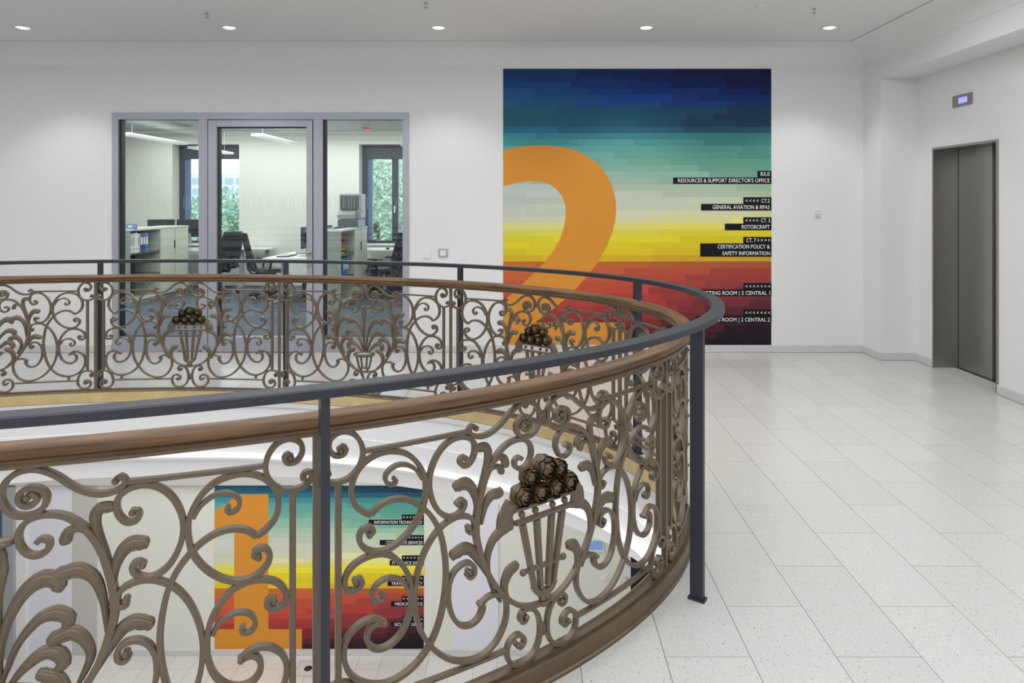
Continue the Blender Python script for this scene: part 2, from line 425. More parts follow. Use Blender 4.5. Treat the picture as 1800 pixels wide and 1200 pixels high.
# ------------------------------------------------------------------ lift door in its steel lined recess
dr = empty('door_1', (4.14, 6.17, 0), kind='structure')
B('reveal_panel', M['steel'], 3.912, 4.19, 6.616, 6.628, 0, 2.126, dr)
B('reveal_panel', M['steel'], 3.912, 4.19, 5.71, 5.722, 0, 2.126, dr)
B('head_panel', M['steel'], 3.912, 4.19, 5.722, 6.616, 2.114, 2.126, dr)
B('door_frame_edge', M['steel'], 3.904, 3.914, 6.612, 6.632, 0, 2.13, dr)
B('door_frame_edge', M['steel'], 3.904, 3.914, 5.706, 5.726, 0, 2.13, dr)
B('door_frame_edge', M['steel'], 3.904, 3.914, 5.726, 6.612, 2.11, 2.13, dr)
B('door_panel', M['steel'], 4.148, 4.172, 6.128, 6.612, .006, 2.112, dr, bevel=.002)
B('door_panel', M['steel'], 4.176, 4.196, 5.726, 6.118, .006, 2.112, dr, bevel=.002)
B('dark_gap', M['gasket'], 4.186, 4.199, 6.10, 6.135, .006, 2.112, dr)
B('shaft_wall', M['gasket'], 4.2, 4.24, 5.5, 6.8, 0, 2.3, dr)
B('door_sill', M['steel'], 4.12, 4.2, 5.722, 6.616, -.002, .004, dr)
B('threshold_stone', M['tile'], 3.917, 4.12, 5.722, 6.616, -.002, .001, dr)
ind = empty('floor_indicator', (3.916, 6.18, 2.47), 'small steel floor indicator with lit violet screen above the lift door', 'indicator')
B('faceplate', M['steel'], 3.904, 3.9165, 6.04, 6.316, 2.474, 2.579, ind, bevel=.002)
B('screen', M['screenb'], 3.9025, 3.905, 6.10, 6.222, 2.50, 2.553, ind)

# ------------------------------------------------------------------ glazed office partition
pa = empty('window_1', (-2.88, 7.32, 0), kind='structure')
YF, YB = 7.285, 7.40
def X8(px): return (px-932)/1200*7.3
def Z8(py): return 1.6-(py-356)/1200*7.3
xo0, xo1 = X8(198), X8(719)
B('frame_head', M['alu'], xo0, xo1, YF, YB, Z8(210), Z8(198), pa, .002)
B('frame_jamb', M['alu'], xo0, X8(209), YF, YB, 0, Z8(210), pa, .002)
B('frame_jamb', M['alu'], X8(708), xo1, YF, YB, 0, Z8(210), pa, .002)
B('mullion', M['alu'], X8(350), X8(365.5), YF, YB, 0, Z8(210), pa, .002)
B('mullion', M['alu'], X8(551.5), X8(568), YF, YB, 0, Z8(210), pa, .002)
for a, b in ((209, 350), (568, 708)):
    B('bottom_rail', M['alu'], X8(a), X8(b), YF+.004, YB, 0, Z8(592), pa, .002)
    B('gasket', M['gasket'], X8(a), X8(a)+.022, YF+.028, YB-.02, Z8(592), Z8(210), pa)
    B('gasket', M['gasket'], X8(a), X8(b), YF+.03, YB-.03, Z8(592)-.001, Z8(592)+.006, pa)
    B('pane', M['glass'], X8(a)+.002, X8(b)-.002, 7.345, 7.353, Z8(592), Z8(210), pa)
door = empty('door_2', (X8(460), 7.32, 0), kind='structure')
x0, x1, x2, x3 = X8(367), X8(382), X8(539.5), X8(550)
B('gap_line', M['gasket'], X8(365.5), X8(367), YF+.02, YB, 0, Z8(210), door)
B('gap_line', M['gasket'], x3, X8(551.5), YF+.02, YB, 0, Z8(210), door)
B('stile', M['alu'], x0, x1, YF-.004, YB-.02, .008, Z8(211.5), door, .002)
B('stile', M['alu'], x2, x3, YF-.004, YB-.02, .008, Z8(211.5), door, .002)
B('top_rail', M['alu'], x1, x2, YF-.004, YB-.02, Z8(223), Z8(211.5), door, .002)
B('bottom_rail', M['alu'], x1, x2, YF-.004, YB-.02, .008, Z8(592), door, .002)
B('gasket', M['gasket'], x1, x1+.016, YF+.028, YB-.03, Z8(592), Z8(223), door)
B('gasket', M['gasket'], x1, x2, YF+.03, YB-.03, Z8(224.5), Z8(223), door)
B('pane', M['glass'], x1+.002, x2-.002, 7.345, 7.353, Z8(592), Z8(223), door)
xh = X8(544.5)
hd = MB().tube([(xh, YF-.004, Z8(443)), (xh, YF-.014, Z8(443))], .027, 20).tube([(xh, YF-.012, Z8(443)), (xh, YF-.05, Z8(443)), (xh-.02, YF-.062, Z8(443)), (xh-.12, YF-.062, Z8(443))], .0115, 10).build('door_handle', M['chrome'], door, smooth=40)
MB().tube([(xh, YF-.004, Z8(466)), (xh, YF-.014, Z8(466))], .024, 20).tube([(xh, YF-.014, Z8(466)), (xh, YF-.02, Z8(466))], .009, 10).build('key_escutcheon', M['chrome'], door, smooth=40)
# row of thin film marks on the panes
for a, b, par in ((214, 348, pa), (384, 538, door), (571, 706, pa)):
    mb = MB(); x = a+3; i = 0
    while x < b-2:
        h = 345+(i*7 % 3); mb.box(X8(x), X8(x)+.0035, 7.3435, 7.3445, Z8(368), Z8(h)); x += 4.6+(i % 3 == 1)*4.6+(i % 5 == 3)*5; i += 1
    tag(mb.build('film_marks', M['film'], par), kind='stuff')
B('smoke_detector_base', M['white'], 0, .001, 0, .001, 0, .001) if False else None

# wall plates, downlights, sprinklers
def wallplate(name, px0, px1, py0, py1, label, cat, inner=None, rocker=None, mm='white'):
    e = empty(name, ((X8(px0)+X8(px1))/2, 7.3, Z8(py1)), label, cat)
    B('cover_plate', M[mm], X8(px0), X8(px1), 7.289, 7.3005, Z8(py1), Z8(py0), e, .002)
    if inner: B('rocker', M[inner], X8(px0)+.018, X8(px1)-.018, 7.285, 7.2895, Z8(py1)+.018, Z8(py0)-.018, e, .001)
    return e
wallplate('light_switch', 743, 757, 438, 455, 'white wall switch plate left of the dark framed square plate', 'switch', 'white')
wallplate('card_reader', 771, 787, 437, 452, 'grey square card reader plate on the wall left of the mural', 'card reader', 'white', mm='greyp')
e = wallplate('socket_plate', 1430, 1443, 365, 382, 'white double wall plate right of the mural', 'socket', None)
for k in range(3): B('button', M['greyp'], X8(1430)+.014+k*.022, X8(1430)+.024+k*.022, 7.287, 7.2895, Z8(372), Z8(370), e)
B('rocker', M['stone'], X8(1430)+.01, X8(1443)-.01, 7.286, 7.2895, Z8(381), Z8(375), e)
ZC = 3.273
def downlight(x, y, label):
    e = empty('downlight', (x, y, ZC), label, 'downlight', 'recessed round downlights in the ceiling')
    MB().lathe([(.062, ZC+.001), (.085, ZC+.001), (.085, ZC-.004), (.076, ZC-.008), (.062, ZC-.006)], (x, y, 0), 32).build('trim_ring', M['white'], e, smooth=40)
    lens = MB().lathe([(0.001, ZC-.012), (.03, ZC-.014), (.062, ZC-.005), (.062, ZC+.0005), (.001, ZC+.0005)], (x, y, 0), 24).build('lens', M['dl'], e, smooth=40)
    mb = MB()
    for k in range(8):
        a = k*pi/4; mb.box(x+.045*cos(a)-.004, x+.045*cos(a)+.004, y+.045*sin(a)-.004, y+.045*sin(a)+.004, ZC-.016, ZC-.008)
    tag(mb.build('facets', M['dl2'], lens), kind='stuff')
    light('SPOT', 'downlight_lamp', (x, y, ZC-.03), 36, (1, .985, .96), None, (0, 0, 0), spot_size=R(104), spot_blend=.55, shadow_soft_size=.05)
M['dl'] = mat('downlight_lens', (.8, .85, .95), .2, emit=((.80, .88, 1), 1.2))
M['dl2'] = mat('downlight_facet', (.35, .4, .55), .2, emit=((.4, .5, .8), .5))
names = ['leftmost of the row, above the blank wall left of the glass partition', 'above the glazed office partition', 'above the wall between partition and mural', 'above the wide mural', 'last of the row, near the ceiling corner']
for x, nm in zip((-4.845, -2.873, -.875, 1.108, 2.857), names): downlight(x, 6.518, 'round recessed downlight '+nm)
def sprinkler(px, py, z, label):
    y = 1200*(ZC-1.6)/(356-py+4); x = (px-932)/1200*y
    e = empty('sprinkler', (x, y, ZC), label, 'sprinkler', 'small ceiling sprinklers')
    MB().lathe([(.018, ZC+.001), (.018, ZC-.003), (.008, ZC-.006), (.008, ZC-.014)], (x, y, 0), 16).build('cap', M['chrome'], e, smooth=40)
    MB().tube([(x-.008, y, ZC-.012), (x-.011, y, ZC-.028), (x, y, ZC-.04)], .0022, 6).tube([(x+.008, y, ZC-.012), (x+.011, y, ZC-.028), (x, y, ZC-.04)], .0022, 6).build('yoke', M['chrome'], e)
    MB().lathe([(.016, ZC-.040), (.018, ZC-.043), (.001, ZC-.045)], (x, y, 0), 14).build('deflector', M['greyp'], e, smooth=40)
sprinkler(364, 27, ZC, 'small metal sprinkler in the ceiling left of the office door axis')
sprinkler(749, 9, ZC, 'small metal sprinkler in the ceiling between partition and mural')
sprinkler(1431, 19, ZC, 'small metal sprinkler in the ceiling right of the mural')
y_ = 1200*1.673/345; x_ = (1336-932)/1200*y_
tag(MB().lathe([(.045, ZC+.001), (.045, ZC-.008), (.03, ZC-.016), (.001, ZC-.018)], (x_, y_, 0), 24).build('ceiling_sensor', M['white'], smooth=40), 'flat round white sensor in the ceiling above the mural', 'sensor')

# ------------------------------------------------------------------ printed murals
TAB = [(0, (28, 60, 108), (25, 40, 92), (25, 24, 55)), (.05, (33, 75, 125), (22, 48, 112), (22, 28, 66)), (.10, (40, 90, 140), (28, 65, 138), (24, 45, 105)), (.125, (45, 98, 130), (33, 80, 150), (26, 52, 110)),
 (.14, (42, 98, 118), (38, 88, 115), (32, 62, 95)), (.20, (45, 100, 122), (36, 88, 112), (38, 58, 82)), (.225, (48, 120, 150), (52, 105, 128), (42, 88, 110)), (.25, (62, 142, 152), (70, 145, 145), (66, 132, 128)),
 (.28, (88, 165, 163), (95, 160, 155), (72, 140, 130)), (.33, (112, 170, 162), (118, 172, 160), (98, 160, 140)), (.38, (148, 190, 178), (148, 188, 170), (108, 165, 145)), (.42, (188, 202, 195), (175, 198, 175), (158, 190, 160)),
 (.46, (196, 202, 198), (196, 204, 190), (185, 202, 175)), (.52, (196, 202, 190), (208, 212, 188), (216, 218, 176)), (.555, (208, 208, 178), (220, 218, 160), (230, 225, 110)), (.59, (222, 218, 100), (228, 215, 75), (232, 215, 55)),
 (.62, (224, 210, 45), (224, 210, 45), (216, 195, 42)), (.68, (222, 200, 48), (222, 196, 45), (208, 160, 50)), (.695, (215, 165, 45), (212, 160, 45), (198, 145, 50)), (.70, (202, 126, 50), (190, 110, 58), (168, 90, 55)), (.73, (204, 110, 60), (192, 88, 64), (166, 72, 64)),
 (.80, (198, 88, 60), (190, 74, 60), (124, 56, 68)), (.87, (186, 70, 62), (164, 60, 60), (76, 42, 56)), (.92, (155, 56, 52), (125, 46, 50), (42, 32, 44)), (.97, (115, 44, 50), (74, 36, 45), (28, 27, 36)), (1.001, (90, 38, 45), (52, 30, 40), (24, 25, 32))]
def colour_at(v, u):
    for i in range(len(TAB)-1):
        if TAB[i][0] <= v < TAB[i+1][0]: break
    t = (v-TAB[i][0])/(TAB[i+1][0]-TAB[i][0])
    g = [[TAB[i][k][c]*(1-t)+TAB[i+1][k][c]*t for c in range(3)] for k in (1, 2, 3)]
    w_ = u*2
    if w_ < 1: return [g[0][c]*(1-w_)+g[1][c]*w_ for c in range(3)]
    w_ -= 1; return [g[1][c]*(1-w_)+g[2][c]*w_ for c in range(3)]
def mural(parent, x0, x1, z0, z1, yp, v0, rows, seed, bright=1.0):
    rnd = random.Random(seed); mb = MB(); cols = []
    for r_ in range(rows):
        za = z1-(z1-z0)*r_/rows; zb = z1-(z1-z0)*(r_+1)/rows; v = v0+(1-v0)*(r_+.5)/rows
        x = x0-rnd.random()*.5*(x1-x0)/2.9; sh = 0
        while x < x1-1e-6:
            xe = x+(x1-x0)*rnd.choice((.10, .16, .21, .26, .32)); a = max(x, x0); b = min(xe, x1)
            if x1-b < .04: b = x1; xe = x1
            if b-a > .01:
                u = (a+b)/2; u = (u-x0)/(x1-x0); c = colour_at(min(1, max(0, v+rnd.uniform(-.0045, .0045) if not (.67 < v < .76) else v)), u)
                f = rnd.uniform(.965, 1.03)*bright; k = len(mb.v)
                mb.v += [(a, yp, zb), (b, yp, zb), (b, yp, za), (a, yp, za)]; mb.f.append((k, k+1, k+2, k+3)); cols.append(s2l(*[min(255, q*f) for q in c]))
            x = xe
    o = mb.build('colour_field', M['mural'], parent)
    a = o.data.color_attributes.new('Col', 'FLOAT_COLOR', 'CORNER')
    for p, c in zip(o.data.polygons, cols):
        for li in p.loop_indices: a.data[li].color = (*c, 1)
    # normals of the flat print face the room
    for p in o.data.polygons:
        if p.normal.y > 0: p.flip()
    return o
def text_mesh(name, body, x0, x1, zb, zt, yp, parent, m):
    cu = bpy.data.curves.new('txt', 'FONT'); cu.body = body; cu.resolution_u = 3; cu.offset = .004
    to = bpy.data.objects.new('txt', cu); COL.objects.link(to)
    dg = bpy.context.evaluated_depsgraph_get(); me = bpy.data.meshes.new_from_object(to.evaluated_get(dg))
    bpy.data.objects.remove(to); bpy.data.curves.remove(cu)
    vx = [v.co.x for v in me.vertices]; lo, hi = min(vx), max(vx)
    cap = .70
    for v in me.vertices:
        v.co = Vector((x0+(v.co.x-lo)/(hi-lo)*(x1-x0), yp, zb+v.co.y/cap*(zt-zb)))
    me.name = name; me.materials.clear(); me.materials.append(m)
    o = bpy.data.objects.new(name, me); COL.objects.link(o); link(o, parent); return o

mu = empty('mural', (X8(1120), 7.3, Z8(606)), 'large wall print with an orange numeral 2 on blue to red colour bands', 'mural')
B('mural_panel', M['ink'], X8(884.5), X8(1355.5), 7.2965, 7.2999, Z8(606), Z8(121), mu)
mural(mu, X8(884.5), X8(1355.5), Z8(606), Z8(121), 7.296, 0, 43, 3)
def C2(x, y): return X8(860+x/2.223), Z8(100+y/2.223)
two_out = [(55, 366), (90, 356), (130, 349), (175, 346), (225, 346), (275, 350), (325, 361), (375, 383), (420, 414), (455, 455), (480, 505), (493, 555), (496, 600), (492, 640), (480, 690), (458, 742), (425, 800), (380, 860), (325, 920), (265, 972), (215, 1010), (180, 1037), (529, 1037), (529, 1128), (55, 1128)]
two_in = [(55, 956), (90, 922), (130, 886), (175, 845), (215, 803), (250, 758), (276, 712), (292, 665), (299, 620), (297, 580), (285, 545), (265, 518), (240, 500), (210, 489), (175, 486), (140, 487), (105, 492), (55, 505)]
def flat_poly(name, pts, yp, m, parent):
    bm = bmesh.new(); vs = [bm.verts.new((x, yp, z)) for x, z in pts]
    for tri in tessellate_polygon([[Vector((x, z, 0)) for x, z in pts]]): bm.faces.new([vs[i] for i in tri])
    for f in bm.faces:
        f.normal_update()
        if f.normal.y > 0: f.normal_flip()
    me = bpy.data.meshes.new(name); bm.to_mesh(me); bm.free(); me.materials.append(m)
    o = bpy.data.objects.new(name, me); COL.objects.link(o); link(o, parent); return o
flat_poly('numeral', [C2(*p) for p in two_out+two_in], 7.2950, M['orange'], mu)
def sign(parent, conv, yp, box, text, tx, i=0):
    (bx0, bx1, by0, by1) = box; a = conv(bx0, by1); b = conv(bx1, by0)
    o = B('label_block', M['ink'], a[0], b[0], yp-.0008, yp, a[1], b[1], parent)
    for t, x0, x1, y0, y1 in tx:
        p = conv(x0, y1); q = conv(x1, y0)
        text_mesh('lettering', t, p[0], q[0], p[1], q[1], yp-.0014, o, M['letter'])
sg = [((1047, 1102, 445, 471), [('RS.0', 1060, 1095, 450, 465)]), ((718, 1102, 471, 496), [("RESOURCES & SUPPORT DIRECTOR'S OFFICE", 737, 1095, 475, 490)]),
 ((992, 1102, 548, 574), [('< < < <  CT.2', 1001, 1095, 554, 569)]), ((827, 1102, 574, 600), [('GENERAL AVIATION & RPAS', 872, 1095, 579, 594)]),
 ((992, 1102, 626, 651), [('< < < <  CT. 3', 1001, 1096, 631, 646)]), ((920, 1102, 651, 677), [('ROTORCRAFT', 986, 1095, 656, 671)]),
 ((992, 1102, 703, 728), [('CT. 7 > > > >', 1004, 1097, 708, 723)]), ((824, 1102, 728, 780), [('CERTIFICATION POLICY &', 892, 1095, 733, 748), ('SAFETY INFORMATION', 910, 1096, 759, 774)]),
 ((992, 1102, 883, 908), [('< < < < < < <', 1000, 1097, 889, 902)]), ((806, 1102, 908, 934), [('MEETING ROOM | 2 CENTRAL 1', 824, 1096, 914, 929)]),
 ((992, 1102, 986, 1011), [('< < < < < < <', 1000, 1097, 992, 1005)]), ((806, 1102, 1011, 1037), [('MEETING ROOM | 2 CENTRAL 2', 824, 1096, 1018, 1033)])]
for bx, tx in sg: sign(mu, C2, 7.2945, bx, None, tx)

# ------------------------------------------------------------------ lower storey seen through the void
ZL, YL = -4.36, 9.0
def XL(px): return (px-932)/1200*YL
def ZLp(py): return 1.6-(py-356)/1200*YL
fl2 = empty('floor_lower', (-2, 8, ZL), kind='structure')
B('screed_bed', M['grout'], -9.2, 4.2, -2.6, 13, ZL-.06, ZL-.004, fl2)
rest = MB(); tl = None
for tx, ty in tile_cells(-9.0, 2.6, -1.0, 11.6):
    vis = 8.0 < ty+PY and ty < 8.99 and -7.3 < tx < .6
    if ty < 9.0 < ty+PY and tx < 1.15: rest.box(tx+GAP/2, tx+PX-GAP/2, ty+GAP/2, 8.99, ZL-.0045, ZL) if not vis else B('tile', M['tile'], tx+.002, tx+PX-.002, ty+.002, 8.995, ZL-.0045, ZL, fl2); continue
    if not vis: rest.box(tx+GAP/2, tx+PX-GAP/2, ty+GAP/2, ty+PY-GAP/2, ZL-.0045, ZL); continue
    if tl is None: tl = MB().box(.002, PX-.002, .002, PY-.002, -.0045, 0).build('tile', M['tile']); o = tl
    else: o = bpy.data.objects.new('tile', tl.data); COL.objects.link(o)
    o.location = (tx, ty, ZL); o.parent = fl2; o.matrix_parent_inverse = Matrix.Translation((2, -8, -ZL))
tag(rest.build('outer_tiles', M['tile'], fl2), kind='stuff')
struct('wall_lower_back', M['creamw'], [(-9.2, 1.17, YL, YL+.12, ZL-.06, -.6)])
struct('shade_band_lower', M['greyw'], [(-9.2, 1.17, 8.9, YL, -2.086, -.6)])  # added band; the shade above the lower mural put into its grey
struct('trim_5', M['lilacw'], [(XL(50), XL(127), 8.988, YL, ZL+.001, -2.086)])
struct('trim_6', M['greyw'], [(XL(127), XL(171), 8.992, YL, ZL+.001, -2.086)])
struct('trim_7', M['lilacw'], [(XL(797), XL(876), 8.975, YL, ZL+.001, -2.086)])
struct('wall_lower_left', M['wall'], [(-9.34, -9.2, -2.6, 9, ZL-.06, -.6)])
struct('wall_lower_right', M['wall'], [(4.2, 4.34, -2.6, 13, ZL-.06, -.6)])
struct('wall_lower_front', M['wall'], [(-9.34, 4.3, -2.74, -2.6, ZL-.06, -.6)])
struct('wall_lower_far', M['wall'], [(-9.34, 4.3, 13, 13.1, ZL-.06, -.6)])
struct('ceiling_corridor', M['ceil'], [(-9.2, 4.2, 9.1, 13, -1.9, -1.8)])
bb = empty('baseboard_lower', (XL(171), YL, ZL), kind='structure')
x = XL(171)
while x < XL(1088)-.05:
    x2 = min(x+1.19, XL(1088)); B('stone', M['stone'], x+.001, x2-.001, 8.972, 8.9745 if False else YL, ZL, ZL+.08, bb); x = x2
df = empty('door_3', (XL(-20), YL, ZL), kind='structure')
B('door_pane', M['navyglass'], XL(-60), XL(14), 8.93, 8.95, ZLp(1127), ZLp(855), df)
B('stile', M['alu'], XL(14), XL(33), 8.90, 8.99, ZL+.002, ZLp(850), df)
B('threshold_rail', M['alu'], XL(-60), XL(14), 8.90, 8.99, ZL+.002, ZLp(1127), df)
B('door_jamb', M['wall'], XL(33), XL(50), 8.95, 8.99, ZL+.002, -2.086, df)
MB().tube([(XL(19), 8.9, ZLp(1013)), (XL(19), 8.85, ZLp(1013)), (XL(12), 8.84, ZLp(1016))], .014, 8).tube([(XL(19), 8.9, ZLp(1024)), (XL(19), 8.86, ZLp(1024)), (XL(13), 8.85, ZLp(1029))], .012, 8).build('door_handle', M['chrome'], df, smooth=40)
B('upper_film', mat('blue_door_film', s2l(70, 96, 130), .3), XL(-60), XL(14), 8.926, 8.93, ZLp(946), ZLp(855), df)
so = B('orange_sign', M['orange'], XL(-40), XL(13), 8.922, 8.926, ZLp(964), ZLp(946), df)
text_mesh('lettering', 'DE', XL(0), XL(11), ZLp(961), ZLp(950), 8.921, so, M['letter'])
dq = empty('door_4', (1.4, 10.2, ZL), kind='structure')
d_ = Vector((.37, .57, 0)).normalized(); n_ = Vector((d_.y, -d_.x, 0))
def slab(name, m, p0, l0, l1, t, z0, z1, par):
    a = p0+d_*l0; b = p0+d_*l1
    return MB().rings([[a+Vector((0, 0, z0)), a-n_*t+Vector((0, 0, z0)), a-n_*t+Vector((0, 0, z1)), a+Vector((0, 0, z1))], [b+Vector((0, 0, z0)), b-n_*t+Vector((0, 0, z0)), b-n_*t+Vector((0, 0, z1)), b+Vector((0, 0, z1))]]).build(name, m, par)
p0 = Vector((1.2, 9.9, 0))
slab('door_pane', M['navyglass'], p0, 0, 2.8, .04, ZL+.003, -1.95, dq)
slab('push_bar', M['greyp'], p0+n_*.04, .75, 1.5, .03, ZLp(1010)+.15, ZLp(1010)+.2, dq)
B('door_jamb', M['creamw'], 1.17, 1.32, 8.96, 9.12, ZL+.002, -.6, dq)
MB().tube([(1.26, 8.96, ZLp(1012)), (1.26, 8.9, ZLp(1012)), (1.34, 8.89, ZLp(1014))], .013, 8).build('door_handle', M['chrome'], dq, smooth=40)
ex = empty('exit_sign', (XL(1050), YL, ZLp(966)), 'small blue sign with pale green edge on the lower cream wall', 'sign')
B('sign_body', M['exitg'], XL(1034), XL(1061), 8.965, 9.0, ZLp(967), ZLp(945), ex)
B('sign_face', M['exit'], XL(1035.5), XL(1059), 8.960, 8.9655, ZLp(963.5), ZLp(948), ex)
lp = empty('lower_wall_plate', (XL(1061), YL, ZLp(1020)), 'pale square plate on the lower wall below the blue sign', 'switch')
B('cover_plate', M['white'], XL(1056), XL(1067), 8.988, 9.0, ZLp(1020), ZLp(1010), lp, .002)
B('rocker', M['white'], XL(1058), XL(1065), 8.984, 8.988, ZLp(1018.5), ZLp(1011.5), lp)
fb = empty('floor_outlet', ((542-932)/1200*8.76, 8.76, ZL), 'square floor outlet lid with dark centre below the lower mural', 'floor outlet')
fx0, fx1 = -2.98, -2.72
B('lid', M['tile'], fx0, fx1, 8.6, 8.87, ZL, ZL+.004, fb)
MB().box(fx0-.01, fx1+.01, 8.59, 8.6, ZL, ZL+.006).box(fx0-.01, fx1+.01, 8.87, 8.88, ZL, ZL+.006).box(fx0-.01, fx0, 8.6, 8.87, ZL, ZL+.006).box(fx1, fx1+.01, 8.6, 8.87, ZL, ZL+.006).build('rim', M['greyp'], fb)
MB().lathe([(.05, ZL+.004), (.05, ZL+.008), (.001, ZL+.008)], (-2.84, 8.73, 0), 20).build('centre_cap', M['gasket'], fb)

ml = empty('mural', (XL(560), YL, ZLp(1139)), 'wall print with an orange numeral 1 on the lower storey, seen through the railing', 'mural')
B('mural_panel', M['ink'], XL(377.5), XL(745), 8.9955, 8.9999, ZLp(1139.5), -2.088, ml)
mural(ml, XL(377.5), XL(745), ZLp(1139.5), -2.088, 8.995, .16, 33, 9, 1.05)
def C3(x, y): return XL(340+x/3.333), ZLp(840+y/3.333)
flat_poly('numeral', [C3(*p) for p in ((262, 93), (440, 93), (440, 883), (637, 883), (637, 1000), (125, 1000), (125, 883), (240, 883), (240, 293), (125, 345), (125, 190), (200, 145))], 8.994, M['orange'], ml)
sg = [((1221, 1350, 212, 242), [('< < < <  IT.2', 1228, 1343, 219, 236)]), ((1027, 1350, 242, 272), [('INFORMATION TECHNOLOGY', 1060, 1343, 248, 266)]),
 ((1215, 1350, 332, 361), [('RS.5 > > > > >', 1222, 1343, 338, 355)]), ((1092, 1350, 361, 391), [('CORPORATE SERVICES', 1130, 1343, 367, 385)]),
 ((1221, 1350, 451, 480), [('< < < < < <', 1228, 1343, 458, 472)]), ((1150, 1350, 480, 510), [('IT SERVICE DESK', 1166, 1343, 486, 504)]),
 ((1221, 1350, 570, 600), [('> > > > > >', 1228, 1343, 577, 592)]), ((1138, 1350, 600, 630), [('TRAVEL AGENCY', 1160, 1343, 606, 624)]),
 ((1221, 1350, 690, 720), [('> > > > > >', 1228, 1343, 697, 712)]), ((1158, 1350, 720, 750), [('MEDICAL OFFICE', 1182, 1343, 726, 744)]),
 ((1221, 1350, 810, 840), [('> > > > > >', 1228, 1343, 817, 832)]), ((1158, 1350, 840, 870), [('SECURITY OFFICE', 1178, 1343, 846, 864)])]
for bx, tx in sg: sign(ml, C3, 8.9935, bx, None, tx)

